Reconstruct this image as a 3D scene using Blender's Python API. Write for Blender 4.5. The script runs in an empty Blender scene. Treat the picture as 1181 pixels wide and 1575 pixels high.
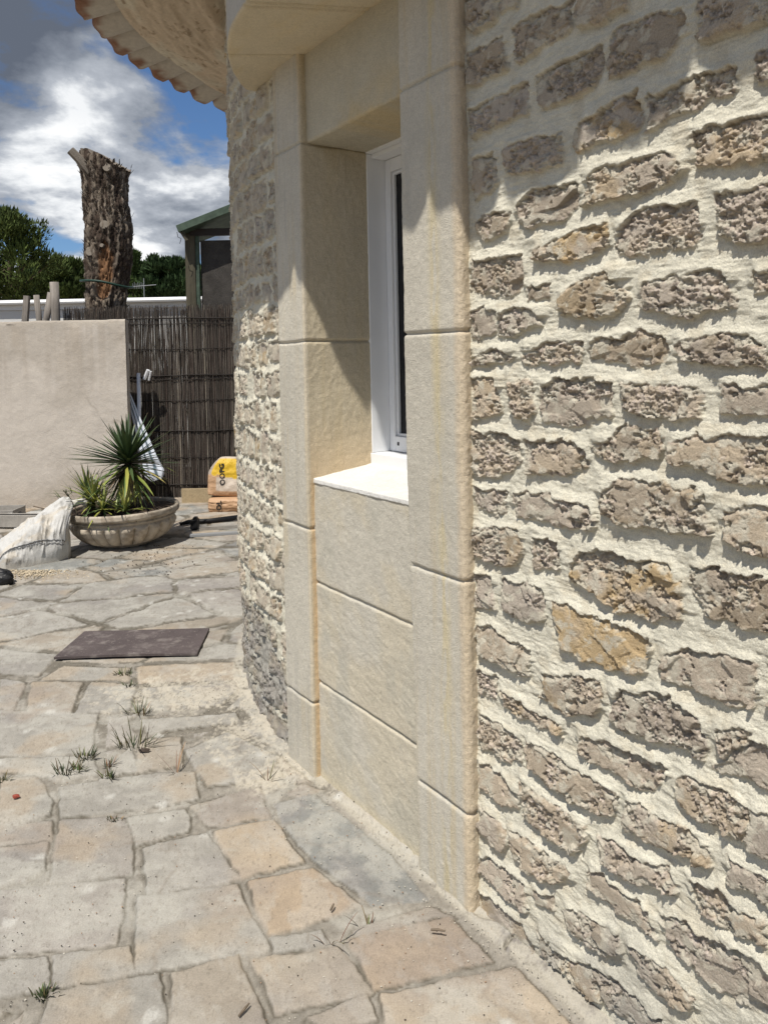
import bpy, bmesh, math, random
import numpy as np
from mathutils import Vector, Matrix

R_ = math.radians
scn = bpy.context.scene
# ------------------------------------------------------------------ camera
cam_d = bpy.data.cameras.new('camera'); cam = bpy.data.objects.new('camera', cam_d)
scn.collection.objects.link(cam)
PITCH, ROLL, EYE = R_(1.5), R_(1.15), 1.6
_f = Vector((0, math.cos(PITCH), -math.sin(PITCH)))
_r0 = Vector((1, 0, 0)); _u0 = Vector((0, math.sin(PITCH), math.cos(PITCH)))
_r = math.cos(ROLL)*_r0 - math.sin(ROLL)*_u0
_u = math.cos(ROLL)*_u0 + math.sin(ROLL)*_r0
M4 = Matrix((( _r.x, _u.x, -_f.x, 0), (_r.y, _u.y, -_f.y, 0), (_r.z, _u.z, -_f.z, EYE), (0, 0, 0, 1)))
cam.matrix_world = M4
cam_d.sensor_width = 36.0; cam_d.sensor_fit = 'AUTO'
cam_d.lens = 1180/1575*36
cam_d.shift_y = -(787.5-586)/1575
cam_d.clip_start = 0.05; cam_d.clip_end = 5000
scn.camera = cam
# ------------------------------------------------------------------ light
SUN_EL = R_(61.5); SUN_H = Vector((-0.40, -0.917, 0)).normalized()
SUN = Vector((SUN_H.x*math.cos(SUN_EL), SUN_H.y*math.cos(SUN_EL), math.sin(SUN_EL)))
sl = bpy.data.lights.new('sun', 'SUN'); sl.energy = 4.6; sl.angle = R_(0.53); sl.color = (1.0, 0.95, 0.87)
so = bpy.data.objects.new('sun', sl); scn.collection.objects.link(so)
so.rotation_euler = SUN.to_track_quat('Z', 'Y').to_euler(); so.location = SUN*20
w = bpy.data.worlds.new('World'); scn.world = w; w.use_nodes = True
nt = w.node_tree; nt.nodes.clear()
def nn(t, **k):
    n = nt.nodes.new(t)
    for a, b in k.items(): setattr(n, a, b)
    return n
wo = nn('ShaderNodeOutputWorld'); bg = nn('ShaderNodeBackground'); sky = nn('ShaderNodeTexSky')
sky.sky_type = 'NISHITA'; sky.sun_disc = False; sky.sun_elevation = SUN_EL
sky.sun_rotation = math.atan2(SUN_H.x, SUN_H.y); sky.altitude = 50; sky.air_density = 1.0; sky.dust_density = 0.2; sky.ozone_density = 3.0
SKY = 0.080
tc = nn('ShaderNodeTexCoord'); sep = nn('ShaderNodeSeparateXYZ'); nt.links.new(tc.outputs['Generated'], sep.inputs[0])
def mth(op, a, b=None, clamp=False):
    m = nn('ShaderNodeMath', operation=op, use_clamp=clamp)
    for i, v in enumerate((a, b)):
        if v is None: continue
        if isinstance(v, (int, float)): m.inputs[i].default_value = v
        else: nt.links.new(v, m.inputs[i])
    return m.outputs[0]
def ramp(v, stops):
    r = nn('ShaderNodeValToRGB'); e = r.color_ramp.elements
    e[0].position, e[0].color = stops[0][0], (*stops[0][1], 1)
    e[1].position, e[1].color = stops[-1][0], (*stops[-1][1], 1)
    for p, c in stops[1:-1]:
        q = e.new(p); q.color = (*c, 1)
    nt.links.new(v, r.inputs[0]); return r.outputs[0]
zz = mth('ADD', mth('MAXIMUM', sep.outputs[2], 0.0), 0.32)
cv = nn('ShaderNodeCombineXYZ')
nt.links.new(mth('DIVIDE', sep.outputs[0], zz), cv.inputs[0]); nt.links.new(mth('DIVIDE', sep.outputs[1], zz), cv.inputs[1])
mp = nn('ShaderNodeMapping'); mp.inputs['Location'].default_value = (0.5, 3.7, 0.4); nt.links.new(cv.outputs[0], mp.inputs[0])
def noise(scale, det, rough, vec, dist=0.0):
    n = nn('ShaderNodeTexNoise'); n.inputs['Scale'].default_value = scale; n.inputs['Detail'].default_value = det
    n.inputs['Roughness'].default_value = rough; n.inputs['Distortion'].default_value = dist
    nt.links.new(vec, n.inputs['Vector']); return n.outputs['Fac']
n1 = noise(2.1, 8, 0.56, mp.outputs[0], 0.15)
cover = ramp(n1, [(0.455, (0, 0, 0)), (0.520, (1, 1, 1))])
# the lit side of the clouds: the same noise sampled a step towards the sun
mp2 = nn('ShaderNodeMapping'); mp2.inputs['Location'].default_value = (0.5-0.10, 3.7-0.14, 0.4+0.05); nt.links.new(cv.outputs[0], mp2.inputs[0])
n2 = noise(2.1, 8, 0.56, mp2.outputs[0], 0.15)
lit = mth('ADD', mth('MULTIPLY', mth('SUBTRACT', n1, n2), 3.6), 0.53, True)
n3 = noise(1.3, 3, 0.5, mp.outputs[0])
thick = ramp(n3, [(0.40, (0, 0, 0)), (0.62, (1, 1, 1))])
lit2 = mth('SUBTRACT', lit, mth('MULTIPLY', thick, 0.22), True)
ccol = ramp(lit2, [(0.0, (0.115, 0.135, 0.175)), (0.32, (0.235, 0.262, 0.31)), (0.62, (0.42, 0.45, 0.50)), (0.86, (0.80, 0.82, 0.84)), (1.0, (0.95, 0.95, 0.95))])
sk = nn('ShaderNodeMix', data_type='RGBA', blend_type='MULTIPLY'); sk.inputs['Factor'].default_value = 1.0
nt.links.new(sky.outputs[0], sk.inputs['A']); sk.inputs['B'].default_value = (SKY*0.74, SKY*0.92, SKY*1.12, 1)
mixc = nn('ShaderNodeMix', data_type='RGBA'); nt.links.new(cover, mixc.inputs['Factor'])
nt.links.new(sk.outputs['Result'], mixc.inputs['A']); nt.links.new(ccol, mixc.inputs['B'])
nt.links.new(mixc.outputs['Result'], bg.inputs[0]); bg.inputs[1].default_value = 1.0
nt.links.new(bg.outputs[0], wo.inputs[0])
vs = scn.view_settings; vs.view_transform = 'Standard'; vs.look = 'None'; vs.exposure = 0.16; vs.gamma = 1.0
scn.display_settings.display_device = 'sRGB'

# ------------------------------------------------------------------ helpers
rng = np.random.default_rng(7); random.seed(5)
TBL = rng.random((16, 256, 256))
def vn(x, y, seed=0):
    t = TBL[seed % 16]; o = 37*(seed//16)
    x = x+1000.37+o; y = y+1000.71
    xi = np.floor(x).astype(np.int64); yi = np.floor(y).astype(np.int64)
    fx = x-xi; fy = y-yi
    fx = fx*fx*fx*(fx*(fx*6-15)+10); fy = fy*fy*fy*(fy*(fy*6-15)+10)
    a = t[yi & 255, xi & 255]; b = t[yi & 255, (xi+1) & 255]
    c = t[(yi+1) & 255, xi & 255]; d = t[(yi+1) & 255, (xi+1) & 255]
    return (a+(b-a)*fx)*(1-fy)+(c+(d-c)*fx)*fy
def fbm(x, y, octs=4, seed=0, gain=0.5):
    s = 0; a = 1; n = 0
    for i in range(octs):
        ca, sa = math.cos(0.6*i), math.sin(0.6*i)
        s = s+a*vn((x*ca-y*sa)*2**i, (x*sa+y*ca)*2**i, seed+i); n += a; a *= gain
    return s/n
def ridge(x, y, octs=3, seed=0):
    s = 0; a = 1; n = 0
    for i in range(octs):
        s = s+a*(1-np.abs(2*vn(x*2**i, y*2**i, seed+i)-1)); n += a; a *= 0.55
    return s/n
def worley(x, y, seed=0):
    t1 = TBL[(seed+3) % 16]; t2 = TBL[(seed+7) % 16]; t3 = TBL[(seed+11) % 16]
    x = x+500.3; y = y+500.9
    xi = np.floor(x).astype(np.int64); yi = np.floor(y).astype(np.int64)
    f1 = np.full(x.shape, 9.0); f2 = np.full(x.shape, 9.0); idv = np.zeros(x.shape)
    for dy in (-1, 0, 1):
        for dx in (-1, 0, 1):
            cx = xi+dx; cy = yi+dy
            px = cx+t1[cy & 255, cx & 255]; py = cy+t2[cy & 255, cx & 255]
            d = np.sqrt((px-x)**2+(py-y)**2)
            new = d < f1
            f2 = np.where(new, f1, np.minimum(f2, d)); idv = np.where(new, t3[cy & 255, cx & 255], idv)
            f1 = np.where(new, d, f1)
    return f1, f2, idv
def sst(a, b, x):
    t = np.clip((x-a)/(b-a), 0, 1); return t*t*(3-2*t)
def lerp(a, b, t): return a+(b-a)*t
def mixc3(c, col, m):
    m = np.asarray(m)[..., None]; return c*(1-m)+np.asarray(col)*m
def sdf_poly(px, py, poly):
    n = len(poly); d = np.full(px.shape, 1e9); inside = np.zeros(px.shape, bool)
    for i in range(n):
        ax, ay = poly[i]; bx, by = poly[(i+1) % n]
        ex, ey = bx-ax, by-ay; wx, wy = px-ax, py-ay
        k = np.clip((wx*ex+wy*ey)/(ex*ex+ey*ey+1e-12), 0, 1)
        d = np.minimum(d, (wx-ex*k)**2+(wy-ey*k)**2)
        c = ((ay > py) != (by > py)) & (px < (bx-ax)*(py-ay)/(by-ay+1e-12)+ax)
        inside ^= c
    return np.where(inside, -1, 1)*np.sqrt(d)

def link(o, parent=None):
    scn.collection.objects.link(o)
    if parent is not None: o.parent = parent
    return o
def tag(o, label=None, cat=None, group=None, kind=None):
    if label: o['label'] = label
    if cat: o['category'] = cat
    if group: o['group'] = group
    if kind: o['kind'] = kind
    return o
def empty(name, loc=(0, 0, 0), rz=0):
    o = bpy.data.objects.new(name, None); o.location = loc; o.rotation_euler = (0, 0, rz); o.empty_display_size = 0.1
    return link(o)
def mesh_obj(name, V, F, mat, parent=None, smooth=False, col=None, loc=None):
    me = bpy.data.meshes.new(name); me.from_pydata([tuple(map(float, v)) for v in V], [], F)
    if smooth: me.polygons.foreach_set('use_smooth', [True]*len(me.polygons))
    if col is not None:
        a = me.color_attributes.new('Col', 'FLOAT_COLOR', 'POINT')
        c = np.ones((len(V), 4), np.float32); c[:, :3] = np.asarray(col); a.data.foreach_set('color', c.ravel())
    me.materials.append(mat); me.update()
    o = bpy.data.objects.new(name, me)
    if loc is not None: o.location = loc
    return link(o, parent)
def grid_obj(name, P, C, mat, parent=None, flip=False, closed=False, smooth=True):
    n, m = P.shape[:2]
    idx = np.arange(n*m, dtype=np.int32).reshape(n, m)
    if closed: idx = np.concatenate([idx, idx[:, :1]], 1)
    a, b, c, d = idx[:-1, :-1], idx[:-1, 1:], idx[1:, 1:], idx[1:, :-1]
    q = np.stack([a, b, c, d] if not flip else [a, d, c, b], -1).reshape(-1, 4)
    me = bpy.data.meshes.new(name)
    me.vertices.add(n*m); me.vertices.foreach_set('co', P.astype(np.float32).ravel())
    nf = len(q); me.loops.add(nf*4); me.loops.foreach_set('vertex_index', q.ravel())
    me.polygons.add(nf); me.polygons.foreach_set('loop_start', np.arange(nf, dtype=np.int32)*4)
    me.polygons.foreach_set('loop_total', np.full(nf, 4, np.int32))
    if smooth: me.polygons.foreach_set('use_smooth', np.ones(nf, bool))
    me.update(calc_edges=True)
    if C is not None:
        at = me.color_attributes.new('Col', 'FLOAT_COLOR', 'POINT')
        cc = np.ones((n*m, 4), np.float32); cc[:, :3] = C.reshape(-1, 3); at.data.foreach_set('color', cc.ravel())
    me.materials.append(mat)
    return link(bpy.data.objects.new(name, me), parent)
class MB:
    def __init__(s): s.V = []; s.F = []
    def box(s, c, h, rot=None):
        b = len(s.V); c = Vector(c)
        for x in (-1, 1):
            for y in (-1, 1):
                for z in (-1, 1):
                    v = Vector((x*h[0], y*h[1], z*h[2]))
                    if rot is not None: v = rot @ v
                    s.V.append(tuple(c+v))
        s.F += [tuple(b+i for i in f) for f in ((0, 1, 3, 2), (4, 6, 7, 5), (0, 4, 5, 1), (2, 3, 7, 6), (0, 2, 6, 4), (1, 5, 7, 3))]
    def tube(s, pts, rad, n=8, cap=True, jit=0.0):
        b = len(s.V); pts = [Vector(p) for p in pts]
        if not hasattr(rad, '__len__'): rad = [rad]*len(pts)
        for i, p in enumerate(pts):
            d = (pts[min(i+1, len(pts)-1)]-pts[max(i-1, 0)]).normalized()
            a = d.orthogonal().normalized() if i == 0 else (pa-d*pa.dot(d)).normalized()
            pa = a; c = d.cross(a)
            for k in range(n):
                t = 2*math.pi*k/n; r = rad[i]*(1+random.uniform(-jit, jit))
                s.V.append(tuple(p+a*math.cos(t)*r+c*math.sin(t)*r))
        for i in range(len(pts)-1):
            for k in range(n):
                s.F.append((b+i*n+k, b+i*n+(k+1) % n, b+(i+1)*n+(k+1) % n, b+(i+1)*n+k))
        if cap:
            s.F.append(tuple(b+k for k in range(n))[::-1]); e = b+(len(pts)-1)*n; s.F.append(tuple(e+k for k in range(n)))
    def build(s, name, mat, parent=None, smooth=False, bevel=0.0, col=None):
        o = mesh_obj(name, s.V, s.F, mat, parent, smooth, col)
        if bevel:
            m = o.modifiers.new('bevel', 'BEVEL'); m.width = bevel; m.segments = 2; m.limit_method = 'ANGLE'
        return o

def material(name, base=(0.5, 0.5, 0.5), attr=False, rough=0.9, var=None, bumps=(), spec=0.3, metal=0.0, trans=0.0, spots=None, wave=None, sheen=0.0):
    m = bpy.data.materials.new(name); m.use_nodes = True; t = m.node_tree; N = t.nodes; L = t.links
    b = N['Principled BSDF']; b.inputs['Roughness'].default_value = rough
    b.inputs['Specular IOR Level'].default_value = spec; b.inputs['Metallic'].default_value = metal
    b.inputs['Transmission Weight'].default_value = trans
    tc = N.new('ShaderNodeTexCoord')
    if attr:
        a = N.new('ShaderNodeAttribute'); a.attribute_name = 'Col'; cur = a.outputs['Color']
    else:
        a = N.new('ShaderNodeRGB'); a.outputs[0].default_value = (*base, 1); cur = a.outputs[0]
    def noi(sc, det=5, ro=0.55, stretch=None):
        n = N.new('ShaderNodeTexNoise'); n.inputs['Scale'].default_value = sc; n.inputs['Detail'].default_value = det; n.inputs['Roughness'].default_value = ro
        if stretch:
            mp = N.new('ShaderNodeMapping'); mp.inputs['Scale'].default_value = stretch; L.new(tc.outputs['Object'], mp.inputs[0]); L.new(mp.outputs[0], n.inputs['Vector'])
        else: L.new(tc.outputs['Object'], n.inputs['Vector'])
        return n.outputs['Fac']
    for v in (var or ()):
        sc, lo, hi = v[:3]; st = v[3] if len(v) > 3 else None
        mr = N.new('ShaderNodeMapRange'); mr.inputs['From Min'].default_value = 0.3; mr.inputs['From Max'].default_value = 0.7
        mr.inputs['To Min'].default_value = lo; mr.inputs['To Max'].default_value = hi; L.new(noi(sc, stretch=st), mr.inputs[0])
        mx = N.new('ShaderNodeVectorMath'); mx.operation = 'SCALE'; L.new(cur, mx.inputs[0]); L.new(mr.outputs[0], mx.inputs['Scale']); cur = mx.outputs[0]
    for s_ in (spots or ()):
        sc, lo, hi, col = s_[:4]; st = s_[4] if len(s_) > 4 else None
        mr = N.new('ShaderNodeMapRange'); mr.inputs['From Min'].default_value = lo; mr.inputs['From Max'].default_value = hi
        L.new(noi(sc, 6, 0.6, st), mr.inputs[0])
        mx = N.new('ShaderNodeMix'); mx.data_type = 'RGBA'; L.new(mr.outputs[0], mx.inputs['Factor']); L.new(cur, mx.inputs['A']); mx.inputs['B'].default_value = (*col, 1); cur = mx.outputs['Result']
    L.new(cur, b.inputs['Base Color'])
    prev = None
    for sc, dist, *st in bumps:
        bp = N.new('ShaderNodeBump'); bp.inputs['Distance'].default_value = dist; bp.inputs['Strength'].default_value = 1.0
        L.new(noi(sc, 6, 0.6, st[0] if st else None), bp.inputs['Height'])
        if prev is not None: L.new(prev, bp.inputs['Normal'])
        prev = bp.outputs[0]
    if prev is not None: L.new(prev, b.inputs['Normal'])
    return m

# ------------------------------------------------------------------ the facade's plan: straight to the right, round tower to the left
A0 = np.array([-0.42150, 3.09733]); T = np.array([0.56898, -0.82235]); NF = np.array([-0.82235, -0.56898]); RT = 2.4
CT = A0-NF*RT
def plan(s, o):
    """plan position at arc length s along the facade, o metres proud of it"""
    s, o = np.broadcast_arrays(np.asarray(s, float), np.asarray(o, float))
    phi = np.where(s < 0, -s/RT, 0.0)
    nx = NF[0]*np.cos(phi)-T[0]*np.sin(phi); ny = NF[1]*np.cos(phi)-T[1]*np.sin(phi)
    bx = np.where(s < 0, CT[0]+nx*RT, A0[0]+T[0]*s); by = np.where(s < 0, CT[1]+ny*RT, A0[1]+T[1]*s)
    return bx+nx*o, by+ny*o
def fpt(t, o, z):
    x, y = plan(t, o); return Vector((float(x), float(y), float(z)))
FROT = Matrix(((T[0], NF[0], 0), (T[1], NF[1], 0), (0, 0, 1)))
def P3(s, o, z):
    x, y = plan(s, o); x, y, z = np.broadcast_arrays(x, y, z); return np.stack([x, y, z], -1)

# ------------------------------------------------------------------ materials
m_wall = material('rough_stone_and_lime_mortar', attr=True, rough=0.95, var=[(330, 0.82, 1.14), (30, 0.93, 1.06)], bumps=[(520, 0.0022), (200, 0.0030)], spec=0.15)
m_cast = material('cast_stone_render', attr=True, rough=0.92, var=[(230, 0.84, 1.12), (60, 0.95, 1.05), (9, 0.95, 1.05)], bumps=[(300, 0.0028), (90, 0.0018)], spec=0.2)
m_soft = material('lime_soffit', attr=True, rough=0.95, var=[(60, 0.9, 1.07)], bumps=[(200, 0.002)], spec=0.1)
m_flag = material('stone_paving', attr=True, rough=0.85, var=[(230, 0.86, 1.12), (24, 0.93, 1.06)], bumps=[(350, 0.0010), (80, 0.0012)], spec=0.25)
m_tile = material('canal_tile_clay', attr=True, rough=0.9, var=[(40, 0.88, 1.08)], bumps=[(150, 0.001)], spec=0.2)
m_pvc = material('white_pvc', (0.78, 0.79, 0.80), rough=0.35, spec=0.4, var=[(8, 0.97, 1.01)])
m_glass = material('glass_over_dark_room', (0.004, 0.004, 0.005), rough=0.03, spec=0.35)  # opaque pane: the dark of the room behind is put into its colour
m_dark = material('dark_cap_and_room', (0.02, 0.02, 0.022), rough=0.6)  # drain cap, and the dark block for the unlit room

# ------------------------------------------------------------------ stonework
def random_stones(s0, s1, z0, z1, seed, zoff=0.0, wds=(0.07, 0.12, 0.15, 0.18, 0.21, 0.25), hr_=(0.115, 0.14)):
    r = random.Random(seed); out = []; z = z0+zoff; k = 0
    while z < z1:
        hgt = r.uniform(*hr_); s = s0-r.uniform(0, 0.2)
        while s < s1:
            wd = r.choice(wds)*r.uniform(0.85, 1.15)
            g = r.uniform(0.018, 0.035); hz = hgt-r.uniform(0.028, 0.05)
            j = lambda a=0.010: r.uniform(-a, a)
            a, b, c, d = s+g/2, s+wd-g/2, z+j(0.008), z+hz+j(0.008)
            p = [(a+j(), c+j()), ((a+b)/2+j(0.02), c+j()), (b+j(), c+j()), (b+j(), d+j()), ((a*0.6+b*0.4)+j(0.02), d+j(0.012)), (a+j(), d+j())]
            if wd > 0.06 and not (r.random() < 0.04): out.append((r.choice([0.1, 0.4, 0.5, 0.7, 0.9]), r.choice('gggggho'), p))
            s += wd
        z += hgt
    return out
def stonework(S, Z, stones, seed=0, lime=0.0):
    SS, ZZ = np.meshgrid(S, Z)
    n1 = fbm(SS*14, ZZ*14, 4, seed); n2 = fbm(SS*110, ZZ*110, 3, seed+3); tr = fbm(SS*18+3, ZZ*60, 4, seed+5)
    m_up = np.zeros(SS.shape); m_dn = np.zeros(SS.shape)
    H = np.zeros(SS.shape); MASK = np.zeros(SS.shape); HS = np.zeros(SS.shape); CS = np.zeros(SS.shape+(3,))
    wx = (fbm(SS*26, ZZ*26, 4, seed+8, 0.62)-0.5)*0.032; wz = (fbm(SS*26+9, ZZ*26+5, 4, seed+9, 0.62)-0.5)*0.030
    r = random.Random(seed+99)
    for rough, tint, poly in stones:
        xs = [p[0] for p in poly]; zs = [p[1] for p in poly]
        pad = 0.05
        i0, i1 = np.searchsorted(S, min(xs)-pad), np.searchsorted(S, max(xs)+pad)
        j0, j1 = np.searchsorted(Z, min(zs)-pad), np.searchsorted(Z, max(zs)+pad)
        o1, o2, o3, hh, tx, tz = r.uniform(0, 90), r.uniform(0, 90), r.uniform(-1, 1), r.uniform(-0.0085, 0.006), r.uniform(-0.03, 0.03), r.uniform(-0.13, 0.02)
        dr = r.uniform(0, math.pi)
        if i1-i0 < 2 or j1-j0 < 2: continue
        sl_ = (slice(j0, j1), slice(i0, i1))
        s, z = SS[sl_], ZZ[sl_]
        d = sdf_poly(s+wx[sl_]*1.15, z+wz[sl_]*1.1, poly)
        # where rough, where smooth crust
        cx, cz = (min(xs)+max(xs))/2, (min(zs)+max(zs))/2
        lin = ((s-cx)*math.cos(dr)+(z-cz)*math.sin(dr))/(max(xs)-min(xs)+0.01)
        f = fbm(s*24+o1, z*24+o2, 4, 2, 0.55)+lin*0.32
        th = 0.80-0.52*rough if rough > 0.01 else 9
        rg = sst(th-0.012, th+0.012, f)
        edge = sst(-0.012, 0.0, d)*0.6*sst(0.42, 0.55, fbm(s*60+o2, z*60, 3, 6)) if rough > 0.08 else 0
        rg = np.maximum(rg, edge)
        qx = 0.010*(fbm(s*90+o1, z*90, 2, 3)-0.5); w1, w2, wid = worley((s+0.25*z+qx)*105+o1, (z+qx)*135+o2, 1)
        v1, v2, vid = worley((s+qx)*40+o2, (z-qx)*62+o1, 4)
        hr = -0.0035+0.023*(fbm(s*48+o1, z*56+o2, 5, 5, 0.72)-0.5)+0.0040*(wid-0.5)+0.006*(vid-0.5)-0.0025*sst(0.14, 0.0, w2-w1)
        # crust: faceted, faint ledges
        c1, c2, cid = worley(s*13+o1+0.5*z*13*math.cos(dr), z*20+o2, 8)
        fac_ = (cid-0.5)*0.16*(s-cx)+(((cid*7.3) % 1)-0.5)*0.22*(z-cz)
        hsm = 0.005*(cid-0.5)+fac_+0.003*(fbm(s*45, z*45+o1, 3, 7)-0.5)-0.0025*sst(0.05, 0.0, np.abs(fbm(s*20+o2, z*20+o1, 4, 11)-0.5)*1.6)
        hr = hr+0.0060*(fbm(s*230+o1, z*250, 2, 2)-0.5)-0.006*sst(0.60, 0.74, fbm(s*70+o2, z*80+o1, 3, 9, 0.6))
        hs = 0.0112+hh+tx*(s-cx)+tz*(z-cz)+lerp(hsm, hr, rg)
        mk = sst(0.0050, 0.0010, d)
        hs = hs-0.006*sst(-0.009, 0.004, d)*(z > cz)          # upper edge rounds back into the mortar
        gr = r.uniform(0.82, 1.13)
        hue = r.uniform(-0.25, 0.9); base = np.array([0.430+0.018*hue, 0.372, 0.302-0.026*hue])*gr
        och = np.array([0.46, 0.345, 0.20])*gr
        oa = {'g': r.choice([0.0, 0.0, 0.08, 0.2]), 'h': 0.35, 'o': 0.75, 'y': 1.0}[tint]
        om = np.clip(oa*1.5*sst(0.35, 0.62, fbm(s*13+o2, z*13+o1, 3, 12))+(0.35 if tint == 'y' else 0), 0, 1)
        c = np.ones(s.shape+(3,))*base
        if rough < 0.2: c = c*(1+0.0*s[..., None])
        c = mixc3(c, och, om)
        fine = fbm(s*150+o1, z*160+o2, 2, 10); pale = sst(0.50, 0.68, wid*0.35+vid*0.25+fine*0.4)*rg
        c = mixc3(c, lerp(np.array([0.62, 0.53, 0.45]), np.array([0.66, 0.52, 0.33]), om.mean()), pale*0.8)
        c = mixc3(c, np.array([0.20, 0.165, 0.14]), sst(0.54, 0.68, fbm(s*60, z*60, 4, 14, 0.65))*rg*0.35)
        # thin lime smears on the crust
        sm = sst(0.03, 0.0, np.abs(fbm(s*17+o1*2, z*17, 3, 13)-0.5))*sst(0.5, 0.6, fbm(s*30, z*30+o1, 2, 4))
        c = mixc3(c, (0.60, 0.55, 0.44), sm*0.65*(1-rg))
        c = mixc3(c, (0.56, 0.52, 0.42), 0.8*sst(0.54, 0.68, fbm(s*34+o1, z*38+o3, 5, 9, 0.62)+0.10*sst(-0.03, 0.0, d)))
        up = mk > MASK[sl_]
        HS[sl_] = np.where(up, hs, HS[sl_]); CS[sl_] = np.where(up[..., None], c, CS[sl_]); MASK[sl_] = np.maximum(MASK[sl_], mk)
        top = np.interp(S[i0:i1], *zip(*sorted([(p[0], p[1]) for p in poly if p[1] > cz] or [(cx, max(zs))])))
        bot = np.interp(S[i0:i1], *zip(*sorted([(p[0], p[1]) for p in poly if p[1] <= cz] or [(cx, min(zs))])))
        win = sst(min(xs)-0.02, min(xs)+0.015, S[i0:i1])*sst(max(xs)+0.02, max(xs)-0.015, S[i0:i1])
        ab = z-top[None, :]; be = bot[None, :]-z
        m_up[sl_] = np.maximum(m_up[sl_], win*np.exp(-(np.maximum(ab, 0)/0.020)**2)*(ab > -0.02))
        m_dn[sl_] = np.maximum(m_dn[sl_], win*np.exp(-(np.maximum(be, 0)/0.020)**2)*(be > -0.02))
    HM = 0.007*(n1-0.5)+0.0030*(n2-0.5)+0.0065*(tr-0.5)+0.0030*(ridge(SS*26+ZZ*9, ZZ*95, 2, seed+2)-0.5)+0.0105*m_up-0.006*m_dn
    mort = np.ones(SS.shape+(3,))*np.array([0.665, 0.630, 0.515])
    mort = mort*(0.92+0.16*fbm(SS*9, ZZ*9, 3, seed+11))[..., None]
    mort = mixc3(mort, (0.56, 0.49, 0.36), 0.4*sst(0.56, 0.75, fbm(SS*22, ZZ*30, 4, seed+12)))
    CS = mixc3(CS, (0.56, 0.51, 0.41), lime*sst(0.35, 0.6, fbm(SS*20, ZZ*20, 4, seed+6))) if lime else CS
    H = lerp(HM, HS, MASK); C = lerp(mort, CS, MASK[..., None])
    return SS, ZZ, H, C

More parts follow.
